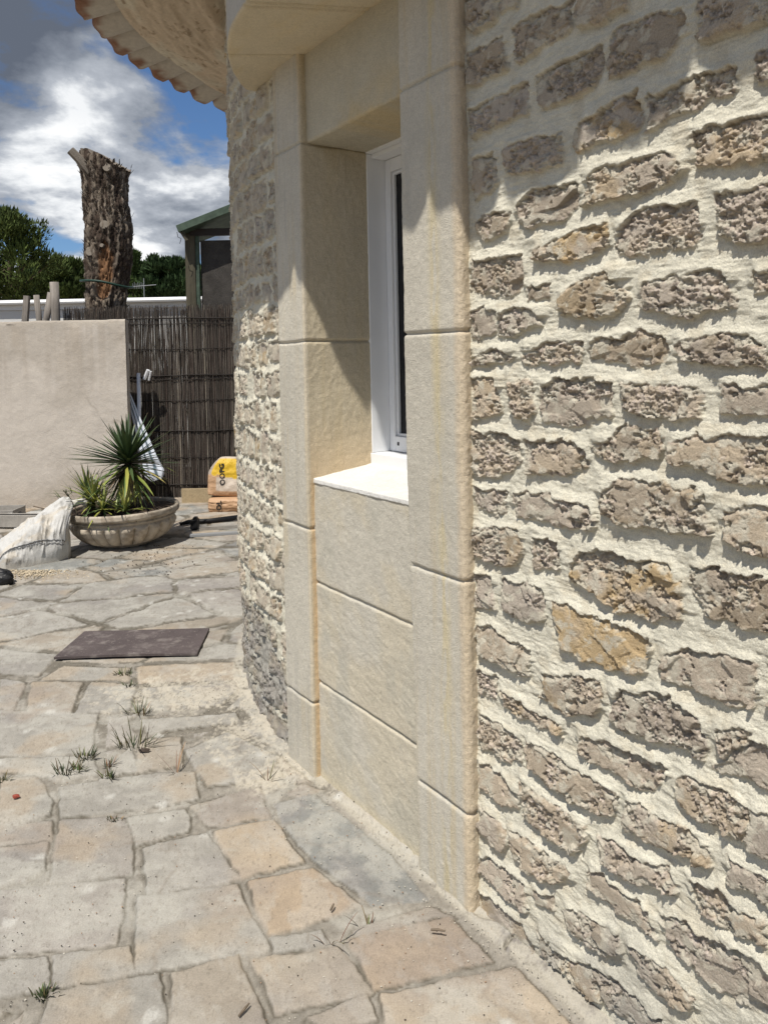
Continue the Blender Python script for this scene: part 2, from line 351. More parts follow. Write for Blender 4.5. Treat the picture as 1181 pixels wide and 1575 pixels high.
STONES = [
(0.7,'g',[1130,2610,1254,2561,1245,2513,1153,2511,1131,2537]),
(0.1,'g',[1260,2576,1337,2552,1327,2524,1266,2526]),
(0.5,'g',[1314,2464,1418,2465,1515,2455,1514,2397,1441,2386,1329,2370,1317,2382]),
(0.1,'g',[1536,2466,1674,2439,1673,2379,1619,2376,1542,2391,1535,2405]),
(0.5,'g',[1126,2452,1277,2458,1292,2366,1154,2364,1127,2368]),
(0.6,'g',[1395,2315,1501,2324,1603,2320,1604,2276,1581,2234,1499,2228,1422,2232,1398,2272]),
(0.4,'g',[1631,2332,1683,2340,1817,2325,1823,2308,1796,2249,1740,2241,1685,2240,1626,2246]),
(0.3,'g',[1856,2325,2001,2310,2000,2239,1928,2238,1849,2242,1845,2247]),
(0.3,'g',[1857,2442,2001,2425,2001,2340,1862,2351]),
(0.5,'g',[1131,2302,1365,2306,1359,2232,1251,2227,1151,2227,1135,2250]),
(0.5,'o',[1524,2154,1568,2165,1634,2184,1697,2186,1706,2139,1699,2100,1633,2099,1537,2099,1526,2115]),
(0.8,'h',[1730,2165,1835,2172,1925,2169,1919,2124,1848,2116,1777,2107,1724,2100]),
(0.9,'g',[1973,2172,2047,2178,2047,2107,1970,2114]),
(0.5,'g',[1144,2164,1232,2163,1245,2078,1211,2058,1160,2050,1150,2075]),
(0.85,'g',[1273,2161,1378,2162,1483,2149,1484,2079,1388,2085,1286,2094]),
(0.5,'h',[1578,2038,1632,2032,1773,2034,1801,2007,1813,1980,1751,1966,1631,1960,1545,1962]),
(0.7,'h',[1827,2056,1918,2058,2047,2054,2046,1970,1871,1982,1839,1986]),
(0.5,'g',[1158,1983,1251,2000,1288,1985,1277,1938,1197,1930,1163,1959]),
(0.4,'g',[1316,2004,1380,2026,1530,2014,1519,1963,1466,1941,1362,1944,1327,1960]),
(0.95,'g',[1637,1865,1664,1897,1698,1919,1784,1917,1842,1909,1848,1889,1846,1840,1825,1826,1699,1824,1642,1831]),
(1,'g',[1889,1922,1998,1919,2046,1916,2045,1818,1930,1823,1896,1842]),
(0.5,'g',[1131,1874,1330,1869,1339,1843,1328,1772,1223,1778,1129,1793]),
(0.6,'o',[1381,1878,1478,1891,1610,1908,1617,1877,1609,1848,1549,1839,1381,1843]),
(0.8,'g',[1708,1755,1830,1769,1899,1767,1924,1712,1921,1698,1868,1694,1792,1682,1700,1711]),
(0.4,'g',[1959,1756,2045,1760,2044,1710,1963,1721]),
(0.1,'g',[1358,1782,1429,1785,1428,1754,1363,1754]),
(0.5,'h',[1476,1752,1546,1791,1612,1795,1668,1736,1633,1703,1572,1695,1471,1707]),
(0.4,'g',[1130,1732,1229,1735,1220,1667,1161,1653,1128,1660]),
(0.6,'g',[1245,1725,1367,1726,1407,1686,1330,1663,1233,1663]),
(0.25,'g',[1567,1637,1626,1642,1710,1651,1761,1627,1768,1606,1756,1587,1665,1580,1559,1598]),
(0.7,'g',[1789,1620,1874,1635,1934,1636,1996,1616,1995,1592,1984,1577,1879,1579,1796,1590]),
(0.9,'g',[1129,1599,1237,1624,1302,1598,1247,1585,1134,1586]),
(0.7,'g',[1333,1600,1426,1638,1527,1627,1523,1589,1345,1588]),
(0.5,'o',[1128,1542,1228,1542,1248,1449,1130,1432]),
(0.9,'g',[1273,1538,1365,1540,1357,1506,1366,1454,1325,1438,1282,1462]),
(0.4,'g',[1399,1521,1453,1539,1615,1537,1612,1465,1485,1430,1393,1450]),
(0.9,'g',[1652,1540,1755,1538,1842,1530,1844,1472,1754,1462,1657,1476]),
(0.1,'g',[1897,1535,2043,1530,2043,1481,1894,1479]),
(0.9,'g',[1127,1391,1270,1393,1319,1378,1318,1326,1285,1294,1234,1273,1132,1274]),
(0.6,'g',[1341,1379,1469,1389,1531,1371,1540,1328,1424,1303,1348,1298]),
(0.6,'g',[1561,1380,1623,1411,1663,1433,1752,1439,1750,1406,1740,1372,1622,1361,1569,1361]),
(0.5,'g',[1768,1412,1896,1432,2043,1439,2042,1356,1952,1344,1887,1353,1771,1368]),
(0.5,'g',[1131,1229,1256,1229,1255,1177,1138,1176]),
(0.4,'g',[1284,1229,1398,1248,1539,1235,1564,1207,1556,1185,1493,1175,1310,1182]),
(0.6,'g',[1575,1257,1621,1297,1669,1319,1854,1312,1870,1231,1825,1219,1660,1212,1591,1221]),
(0.3,'g',[1895,1282,1961,1301,2042,1307,2041,1209,1930,1208,1901,1223]),
(0.8,'h',[1133,1114,1302,1139,1317,1072,1272,1040,1131,1035]),
(1,'g',[1354,1117,1445,1134,1448,1070,1373,1045]),
(0.6,'o',[1491,1082,1525,1124,1615,1146,1666,1132,1769,1143,1797,1107,1791,1032,1724,1008,1617,1002,1561,1031,1495,1050]),
(0.6,'g',[1824,1146,1915,1151,1972,1159,2041,1162,2041,1063,1936,1054,1852,1063,1829,1091]),
(0.3,'g',[1124,981,1193,990,1207,902,1122,888]),
(0.5,'g',[1243,994,1389,996,1396,913,1331,906,1249,909]),
(0.08,'y',[1424,976,1476,973,1616,964,1709,965,1710,885,1614,860,1555,861,1464,862,1443,908]),
(0.3,'g',[1748,942,1816,963,1917,977,1958,983,1961,940,1955,899,1877,884,1835,881,1766,892,1746,888]),
(0.3,'g',[1120,815,1200,851,1257,827,1338,819,1346,749,1265,745,1138,751]),
(0.8,'h',[1389,778,1509,806,1575,819,1585,791,1556,731,1465,706,1392,720]),
(0.75,'g',[1606,775,1629,815,1744,846,1794,843,1846,820,1853,775,1843,752,1764,741,1653,733,1609,737]),
(0.1,'g',[1875,740,1945,817,2039,838,2039,756,1918,741]),
(0.9,'h',[1887,816,1922,845,1949,840,1914,789,1887,768]),
(0.3,'g',[1997,1012,2064,1021,2064,922,1992,915]),
(1,'g',[1126,696,1202,710,1201,639,1135,640]),
(0.8,'h',[1225,677,1299,674,1366,660,1456,672,1455,642,1365,638,1242,631]),
(0.4,'g',[1502,636,1529,668,1608,685,1663,680,1753,690,1741,650,1708,613,1648,614,1572,615,1522,623]),
(0.9,'g',[1134,583,1199,574,1297,572,1305,513,1244,488,1137,488]),
(0.5,'g',[1324,576,1426,586,1505,569,1614,568,1601,501,1518,488,1404,494,1332,509]),
(0.6,'g',[1787,670,1802,689,1896,693,1938,683,1938,617,1911,615,1844,615,1783,620]),
(0.15,'g',[1948,684,2038,700,2038,624,1947,608]),
(0.15,'g',[1130,436,1201,436,1253,435,1292,370,1241,357,1134,361]),
(0.6,'g',[1304,454,1407,451,1517,445,1525,402,1474,354,1401,354,1319,358]),
(0.4,'h',[1643,563,1689,578,1725,564,1781,570,1815,575,1854,561,1860,527,1834,515,1787,508,1734,509,1644,499]),
(0.2,'g',[1133,305,1201,300,1247,272,1233,228,1186,227,1131,241]),
(0.4,'g',[1248,300,1318,306,1391,302,1477,295,1448,258,1399,230,1299,217,1267,240]),
(0.5,'g',[1569,434,1608,448,1678,447,1765,454,1776,416,1726,397,1666,386,1578,385]),
(0.3,'g',[1894,564,1921,555,1968,561,2038,567,2037,522,1979,512,1930,515,1903,517]),
(0.6,'g',[1810,460,1890,484,1920,463,1973,467,1973,422,1929,415,1878,409,1827,402]),
(0.3,'g',[1129,156,1173,176,1298,174,1314,104,1286,95,1194,112,1128,113]),
(0.05,'g',[1342,175,1398,195,1406,166,1346,139]),
(0.3,'g',[1447,194,1490,208,1544,219,1618,221,1625,187,1586,153,1520,147,1470,156]),
(0.4,'g',[1534,338,1578,348,1620,333,1685,337,1704,317,1721,283,1685,279,1625,280,1537,289]),
(0.5,'g',[1739,339,1809,362,1838,356,1895,379,1963,383,1987,361,1986,296,1942,268,1877,270,1844,269,1767,283]),
(0.4,'g',[1648,217,1731,225,1780,224,1825,208,1810,179,1783,166,1730,162,1678,178]),
(0,'h',[1126,57,1211,60,1322,46,1342,-19,1266,-32,1124,-15]),
(0.5,'g',[1354,73,1400,56,1464,55,1524,98,1622,110,1617,40,1518,16,1424,15,1359,8]),
(0.2,'g',[1622,102,1686,99,1738,103,1694,44,1602,25]),
(0.4,'g',[2006,465,2061,474,2061,398,2005,400]),
]
def unpack(q): return [(q[i]/1000, q[i+1]/1000) for i in range(0, len(q), 2)]

house = tag(empty('stone_house', fpt(0.56, -1.0, 0)), 'cream mortared rough stone house with a round tower corner and white framed window', 'house')
def hp(o):                                   # parent to the house keeping the world place
    o.parent = house; o.matrix_parent_inverse = Matrix.Translation(-house.location); return o
def wall_part(name, S, Z, stones, seed, o0=-0.04, skirt=None):
    SS, ZZ, H, C = stonework(S, Z, stones, seed, 0.55 if skirt == 'left' else 0.0)
    O = o0+H+0.006*(fbm(SS*1.7, ZZ*1.7, 2, 3)-0.5)
    g = None
    if skirt == 'right':     # grimy foot of the wall
        g = sst(0.30, 0.02, ZZ+0.22*(fbm(SS*6, ZZ*6, 4, 5)-0.5)-0.10*sst(1.6, 1.25, SS)*-1)*sst(1.15, 1.45, SS)
        C = mixc3(C, np.array([0.30, 0.29, 0.265]), 0.62*g*sst(0.3, 0.6, fbm(SS*12, ZZ*12, 4, 6)))
    if skirt == 'left':      # old grey unrendered foot
        g = sst(0.52, 0.40, ZZ+0.10*(fbm(SS*7, ZZ*7, 3, 5)-0.5)+0.25*sst(-0.28, -0.02, SS))
        C = mixc3(C*0.72, C, 1-g); C = mixc3(C, np.array([0.265, 0.255, 0.245])*1.0, 0.62*g*sst(0.25, 0.6, fbm(SS*11, ZZ*16, 4, 4)))
        O = O-0.012*g+0.020*g*(fbm(SS*28, ZZ*34, 4, 9)-0.5)
    return hp(grid_obj(name, P3(SS, O, ZZ), np.clip(C, 0.01, 0.95), m_wall))
# right-hand wall: dense where it is close, coarser past the picture
Sr = np.concatenate([np.arange(1.09, 2.07, 0.0025), np.arange(2.07, 4.6, 0.012)])
Zr = np.concatenate([np.arange(-0.03, 2.66, 0.0025), np.arange(2.66, 3.86, 0.010)])
st = [(a, b, unpack(q)) for a, b, q in STONES]
rs = [x for x in random_stones(1.06, 4.6, -0.02, 3.8, 21) if (min(p[0] for p in x[2]) > 2.055 or min(p[1] for p in x[2]) > 2.63)]
wall_part('stone_wall', Sr, Zr, st+rs, 1, skirt='right')
Sl = np.concatenate([np.arange(-6.4, -1.9, 0.02), np.arange(-1.9, 0.016, 0.0045)])
Zl = np.arange(-0.03, 3.86, 0.0055)
wall_part('tower_wall', Sl, Zl, random_stones(-6.5, 0.05, -0.02, 3.85, 8, wds=(0.07, 0.10, 0.12, 0.14, 0.17), hr_=(0.125, 0.145)), 4, o0=-0.035, skirt='left')
wall_part('stone_wall', np.arange(0.0, 1.11, 0.01), np.arange(2.9, 3.86, 0.01), random_stones(-0.05, 1.2, 2.9, 3.85, 9), 6)

# ------------------------------------------------------------------ swept dressings
def fillet_path(pts, rad, step):
    pts = [np.array(p, float) for p in pts]; out = [pts[0]]
    for i in range(1, len(pts)-1):
        a, b, c = pts[i-1], pts[i], pts[i+1]; u = (a-b)/np.linalg.norm(a-b); v = (c-b)/np.linalg.norm(c-b)
        r = min(rad, 0.45*np.linalg.norm(a-b), 0.45*np.linalg.norm(c-b))
        p, q = b+u*r, b+v*r
        for k in range(7):
            t = k/6; out.append((1-t)**2*p+2*t*(1-t)*b+t*t*q)
    out.append(pts[-1]); res = [out[0]]
    for a, b in zip(out[:-1], out[1:]):
        L = np.linalg.norm(b-a); n = max(1, int(math.ceil(L/step)))
        for k in range(1, n+1): res.append(a+(b-a)*k/n)
    res = np.array(res); d = np.gradient(res, axis=0); d /= np.linalg.norm(d, axis=1)[:, None]+1e-9
    return res, np.stack([d[:, 1], -d[:, 0]], -1)
BASE = np.array([0.545, 0.508, 0.425]); OCH = np.array([0.53, 0.445, 0.295]); ORG = np.array([0.62, 0.45, 0.27])
def jamb(name, pts, sgn, joints, colour, parent=None, top=3.0):
    path, nrm = fillet_path(pts, 0.010, 0.004); nrm = nrm*sgn
    Z = np.arange(-0.03, top, 0.0045)
    n = len(path); U = np.concatenate([[0], np.cumsum(np.linalg.norm(np.diff(path, axis=0), axis=1))])
    UU, ZZ = np.meshgrid(U, Z); k = name.count('_')*7+len(name)
    D = 0.0035*(fbm(UU*9+k, ZZ*5, 3, 2)-0.5)+0.0022*(fbm(UU*70+k, ZZ*70, 3, 4)-0.5)
    for j in joints:
        zj = j+0.007*(fbm(UU*12+j*9, ZZ*0, 2, 3)-0.5)
        D -= 0.0105*np.exp(-((ZZ-zj)/0.0048)**2)
    C, extra = colour(UU, ZZ, path[None, :, 0]+0*ZZ, path[None, :, 1]+0*ZZ)
    D = D+extra
    t = path[None, :, 0]+nrm[None, :, 0]*D
    if pts[0][0] > 0.5: t = t+0.022*sst(1.5, 0.2, ZZ)*sst(1.0, 0.88, t)
    o = path[None, :, 1]+nrm[None, :, 1]*D
    return hp(grid_obj(name, P3(t, o, ZZ), C, m_cast))
def streaks(UU, ZZ, seed):
    C = np.ones(UU.shape+(3,))*BASE
    C = mixc3(C, OCH, 0.5*sst(0.40, 0.60, fbm(UU*4+1, ZZ*2.1, 3, seed+6))*sst(0.46, 0.70, fbm(UU*30, ZZ*1.3, 5, seed, 0.6)))
    C = mixc3(C, (0.40, 0.38, 0.335), 0.35*sst(0.5, 0.72, fbm(UU*42+4, ZZ*1.6+3, 5, seed+2, 0.6))*sst(0.4, 0.6, fbm(UU*3, ZZ*1.8, 3, seed+7)))
    return C*((0.93+0.14*fbm(UU*5, ZZ*5, 4, seed+4))*(0.965+0.07*((np.searchsorted([0.285, 0.962, 1.680, 2.430], ZZ)*0.618+seed*0.37) % 1)))[..., None]
def col_left(UU, ZZ, t, o):
    C = streaks(UU, ZZ, 3)
    inner = sst(-0.006, -0.02, o)
    C = mixc3(C, OCH*0.92, 0.7*inner); C = mixc3(C, np.array([0.60, 0.44, 0.26]), 0.75*inner*sst(-0.05, -0.03, o)*sst(1.16, 1.13, ZZ))
    foot = sst(1.45, 1.15, ZZ)*inner; C = mixc3(C, ORG, 0.45*foot)
    cor = np.exp(-((t-0.213)/0.012)**2)*sst(-0.03, 0, o); C = mixc3(C, (0.60, 0.50, 0.34), 0.5*cor)
    return C, 0.003*inner*(fbm(UU*60, ZZ*40, 4, 6)-0.5)
def col_right(UU, ZZ, t, o):
    C = streaks(UU+3, ZZ, 5)
    e = sst(1.085, 1.112, t+0.012*(fbm(UU*9, ZZ*20, 3, 2)-0.5))
    C = mixc3(C, (0.60, 0.49, 0.345), 0.7*e)
    v = np.exp(-((t-1.02-0.012*np.sin(ZZ*2.3))/0.022)**2)*sst(0.35, 0.6, fbm(t*60, ZZ*8, 3, 4)); C = mixc3(C, (0.57, 0.47, 0.25), 0.55*v)
    return C, e*0.0038*(fbm(UU*120, ZZ*110, 4, 6, 0.65)-0.5)
JZ = [0.285, 0.962, 1.680, 2.430]
jamb('window_jamb', [(-0.004, -0.07), (-0.004, 0), (0.213, 0), (0.2145, -0.034), (0.248, -0.285)], -1, JZ, col_left)
jamb('window_jamb', [(0.822, -0.285), (0.852, -0.034), (0.852, 0), (1.118, 0), (1.126, -0.014), (1.118, -0.07)], -1, JZ, col_right)
def panel(name, pts, t0, t1, colour, disp, mat=None, dt=0.0045, step=0.004, sgn=1, rad=0.008):
    path, nrm = fillet_path(pts, rad, step); nrm = nrm*sgn
    S = np.arange(t0, t1, dt); U = np.concatenate([[0], np.cumsum(np.linalg.norm(np.diff(path, axis=0), axis=1))])
    SS, UU = np.meshgrid(S, U); O = path[:, :1]+0*SS; Z = path[:, 1:]+0*SS
    D = disp(SS, UU, O, Z); C = colour(SS, UU, O, Z)
    O = O+nrm[:, :1]*D; Z = Z+nrm[:, 1:]*D
    return hp(grid_obj(name, P3(SS, O, Z), C, mat or m_cast))
def ap_disp(SS, UU, O, Z):
    D = 0.004*(fbm(SS*7, Z*7, 3, 2)-0.5)+0.0022*(fbm(SS*70, Z*70, 3, 4)-0.5)
    D += 0.0022*(ridge(SS*16, Z*44+SS*14, 4, 5)-0.6)*sst(0.9, 0.6, Z)+0.002*(fbm(SS*30,Z*30,4,7)-0.5)
    for j in (0.752, 0.366):
        D -= 0.0105*np.exp(-((Z-j-0.006*(fbm(SS*14, SS*0+j, 2, 3)-0.5))/0.0048)**2)
    D -= 0.0018*np.exp(-((SS-0.638)/0.003)**2)*(Z > 0.37)*(Z < 0.75)+0.0018*np.exp(-((SS-0.398)/0.003)**2)*(Z < 0.36)
    return D
def ap_col(SS, UU, O, Z):
    C = np.ones(SS.shape+(3,))*BASE
    C = mixc3(C, (0.56, 0.48, 0.33), 0.4*sst(0.45, 0.68, fbm(SS*5, Z*6+SS*3, 5, 8)))
    C = mixc3(C, (0.47, 0.445, 0.37), 0.5*sst(0.5, 0.7, fbm(SS*9, Z*4, 4, 9)))
    C = mixc3(C, (0.60, 0.52, 0.36), 0.6*sst(0.05, 0.0, Z))
    return C*(0.94+0.12*fbm(SS*30, Z*30, 3, 3))[..., None]
panel('apron_panel', [(-0.03, -0.03), (-0.03, 1.146), (-0.12, 1.150)], 0.19, 0.90, ap_col, ap_disp)
def si_col(SS, UU, O, Z): return np.ones(SS.shape+(3,))*np.array([0.72, 0.705, 0.66])*(0.93+0.1*fbm(SS*8, O*8, 3, 5))[..., None]
def si_disp(SS, UU, O, Z): return 0.004*(fbm(SS*6, O*6, 3, 2)-0.5)+0.003*(fbm(SS*60, O*60+Z*60, 3, 4)-0.5)
panel('window_sill', [(-0.033, 1.135), (-0.0265, 1.137), (-0.0275, 1.154), (-0.30, 1.197)], 0.2, 0.885, si_col, si_disp, rad=0.004)
def li_col(SS, UU, O, Z):
    C = np.ones(SS.shape+(3,))*np.array([0.50, 0.46, 0.36])
    C = mixc3(C, (0.58, 0.46, 0.26), 0.7*sst(0.45, 0.7, fbm(SS*5, Z*5, 4, 8))*sst(2.62, 2.44, Z))
    cr = sst(0.010, 0.0, np.abs(fbm(SS*3.3+2, Z*3.3, 4, 6)-0.5)); C = mixc3(C, (0.60, 0.52, 0.38), 0.35*cr)
    return C
def li_disp(SS, UU, O, Z): return 0.006*(fbm(SS*5, Z*5+O*5, 3, 2)-0.5)+0.002*(fbm(SS*60, Z*60+O*60, 3, 4)-0.5)
panel('lintel', [(-0.32, 2.424), (-0.03, 2.434), (-0.03, 3.0)], 0.19, 0.90, li_col, li_disp, rad=0.014)
# bowed hood over the window
hS = np.arange(-0.24, 1.362, 0.004)
prof = [(0.0, 0.0, 1)]+[(k/40, 0.0, 1) for k in range(1, 40)]+[(1, 0.004, 1), (1, 0.014, 1), (1, 0.03, 1)]+[(1, 0.03+0.03*k, 1) for k in range(1, 11)]+[(0.9, 0.345, 1), (0.0, 0.40, 1)]
pr = np.array(prof); SS, KK = np.meshgrid(hS, np.arange(len(pr)))
bow = 0.335*np.maximum(1-((SS-0.56)/0.80)**2, 0.0)**0.9
fr = pr[KK, 0]; O = -0.06+(bow+0.06)*fr; Z = 2.765+pr[KK, 1]
und = (KK < 41)
Z = Z+0.006*(fbm(SS*4, O*4, 3, 3)-0.5)+0.0015*(fbm(SS*40, O*40, 3, 5)-0.5)
for tj in (0.055, 0.455, 0.485, 0.90, 1.10): Z = Z+und*0.014*np.exp(-((SS-(tj+0.5*(bow-O)))/0.0050)**2)
O = O+(~und)*0.005*(fbm(SS*7, Z*7, 3, 3)-0.5)
HC = np.ones(SS.shape+(3,))*np.array([0.60, 0.525, 0.385]); HC = mixc3(HC, (0.50, 0.475, 0.42), (~und)*0.9)
HC = mixc3(HC, (0.60, 0.49, 0.30), 0.6*und*sst(0.45, 0.7, fbm(SS*4, O*9, 4, 7)))
X = A0[0]+T[0]*SS+NF[0]*O; Y = A0[1]+T[1]*SS+NF[1]*O
hp(grid_obj('window_hood', np.stack([X, Y, Z], -1), HC, m_cast))

# window proper
def fbox(mb, t0, t1, o0, o1, z0, z1):
    c = fpt((t0+t1)/2, (o0+o1)/2, (z0+z1)/2); mb.box(c, ((t1-t0)/2, abs(o1-o0)/2, (z1-z0)/2), FROT)
win = empty('window', (0, 0, 0)); hp(win)
b = MB()
fbox(b, 0.200, 0.251, -0.42, -0.277, 1.236, 2.418); fbox(b, 0.829, 0.88, -0.42, -0.277, 1.236, 2.418)
fbox(b, 0.200, 0.88, -0.42, -0.276, 2.419, 2.47); fbox(b, 0.195, 0.885, -0.42, -0.272, 1.17, 1.235)
fbox(b, 0.252, 0.828, -0.415, -0.30, 2.402, 2.4185)
b.build('frame', m_pvc, win, bevel=0.002)
for (a, c) in ((0.2525, 0.539), (0.5405, 0.8275)):
    b = MB(); zb, zt = 1.2375, 2.400
    fbox(b, a, a+0.036, -0.41, -0.362, zb, zt); fbox(b, c-0.036, c, -0.41, -0.362, zb, zt)
    fbox(b, a+0.0365, c-0.0365, -0.41, -0.362, zb, zb+0.06); fbox(b, a+0.0365, c-0.0365, -0.41, -0.362, zt-0.05, zt)
    fbox(b, a+0.0365, a+0.046, -0.405, -0.373, zb+0.061, zt-0.051); fbox(b, c-0.046, c-0.0365, -0.405, -0.373, zb+0.061, zt-0.051)
    fbox(b, a+0.0465, c-0.0465, -0.405, -0.373, zb+0.061, zb+0.072); fbox(b, a+0.0465, c-0.0465, -0.405, -0.373, zt-0.062, zt-0.051)
    b.build('sash', m_pvc, win, bevel=0.002)
    b = MB(); fbox(b, a+0.04, c-0.04, -0.392, -0.384, zb+0.055, zt-0.045); b.build('pane', m_glass, win)
b = MB(); fbox(b, 0.304, 0.315, -0.363, -0.3605, 1.262, 1.276); b.build('drain_cap', m_dark, win)
b = MB(); fbox(b, 0.1, 1.0, -0.60, -0.44, 1.0, 2.6); b.build('dark_room_block', m_dark, win)  # solid dark block standing in for the unlit room behind the panes

# ------------------------------------------------------------------ eaves
def Eo(s): return np.interp(s, [-6.4, -0.7, -0.1, 0.3, 0.58, 0.9, 1.35, 1.60, 1.87, 2.18, 4.6], [0.83, 0.82, 0.785, 0.78, 0.79, 0.765, 0.73, 0.715, 0.685, 0.64, 0.60])
eS = np.concatenate([np.arange(-6.3, -2.6, 0.03), np.arange(-2.6, 0.3, 0.008), np.arange(0.3, 4.5, 0.02)])
pf = np.linspace(0, 1, 90); SS, KK = np.meshgrid(eS, pf)
O = -0.08+(Eo(SS)-0.23+0.08)*KK; Z = 3.82-0.13*sst(0.0, 0.35, KK)-0.085*KK
fold = fbm(SS*3.0, O*9, 4, 3)
Z = Z+0.05*(fold-0.5)*sst(0, 0.2, KK)+0.014*(ridge(SS*5, O*16, 3, 8)-0.6)+0.006*(fbm(SS*40, O*40, 3, 6)-0.5)

C = np.ones(SS.shape+(3,))*np.array([0.59, 0.49, 0.375])
C = mixc3(C, (0.63, 0.60, 0.50), 0.6*sst(0.5, 0.7, fbm(SS*4, O*6, 4, 4)))
C = mixc3(C, (0.30, 0.22, 0.15), 0.7*sst(0.69, 0.77, fbm(SS*18, O*44, 4, 9)))
hp(grid_obj('soffit', P3(SS, O, Z), C, m_soft))
def tile(s, cover=False):
    nu, nv = 21, 14; e = float(Eo(s)); rr = random.uniform
    a0 = (0.118 if s < 0 else 0.125)*rr(0.98, 1.02) if not cover else 0.07
    dep = (0.082 if s < 0.2 else 0.085) if not cover else -0.03
    e += rr(-0.015, 0.015) if not cover else -0.02
    z0 = 3.58+dep+rr(-0.006, 0.006) if not cover else 3.65
    tw = rr(-0.03, 0.03); x, y = plan(s, 0); x2, y2 = plan(s, 1.0)
    n = np.array([x2-x, y2-y]); tt = np.array([-n[1], n[0]]); V = []; Cc = []
    seed = rr(0, 50)
    for side in (0, 1):
        for i in range(nv):
            v = i/(nv-1)
            for j in range(nu):
                u = -1+2*j/(nu-1); lat = a0*(1+0.10*v)*math.sin(u*math.pi/2*0.96); k = math.cos(u*math.pi/2*0.96)
                oo = e-0.40*(1-v)+(0.006*math.sin(9*u+seed) if v > 0.9 else 0)
                th = 0.013*side
                zt = z0-dep*k-0.105*(v-1)*1.0+th*(k if cover is False else 1)+0.2*lat*tw
                if not cover: zt -= 0.0
                p = np.array([x, y])+n*oo+tt*(lat*(1-0.06*side))
                V.append((p[0], p[1], zt))
                f = fbm(np.array(u*2.2+seed), np.array(v*6.0+seed), 3, 3)
                red = float(sst(0.84, 0.99, v+0.45*(f-0.5)))
                c = np.array([0.50, 0.46, 0.40]) if not cover else np.array([0.42, 0.30, 0.22])
                c = c*(1-red*0.85)+np.array([0.21, 0.085, 0.045])*red*0.85
                if side: c = np.array([0.40, 0.24, 0.15])*(0.8+0.4*f)
                Cc.append(c)
    F = []; q = nu*nv
    for i in range(nv-1):
        for j in range(nu-1):
            a = i*nu+j; F.append((a, a+1, a+nu+1, a+nu)); F.append((q+a, q+a+nu, q+a+nu+1, q+a+1))
    for j in range(nu-1):
        a = (nv-1)*nu+j; F.append((a, a+1, q+a+1, q+a)); F.append((j, q+j, q+j+1, j+1))
    for i in range(nv-1):
        for j in (0, nu-1):
            a = i*nu+j; F.append((a, q+a, q+a+nu, a+nu))
    return hp(mesh_obj('roof_tile', V, F, m_tile, None, True, Cc))
centres = [-1.41-0.187*k for k in range(-7, 25)]+[1.57+0.272*k for k in range(-5, 10)]
centres.sort()
for a, b_ in zip(centres, centres[1:]+[4.4]):
    tile(a); tile((a+b_)/2, True)
rS = np.arange(-6.3, 4.5, 0.03); SS, KK = np.meshgrid(rS, np.linspace(0, 1, 12))
O = Eo(SS)-0.10-1.9*KK; Z = 3.745+0.62*KK+0.02*np.cos((SS-1.57)/0.272*2*math.pi+math.pi)
C = np.ones(SS.shape+(3,))*np.array([0.40, 0.25, 0.16])*(0.8+0.4*fbm(SS*8, O*8, 3, 5))[..., None]
hp(grid_obj('roof', P3(SS, O, Z), C, m_tile))

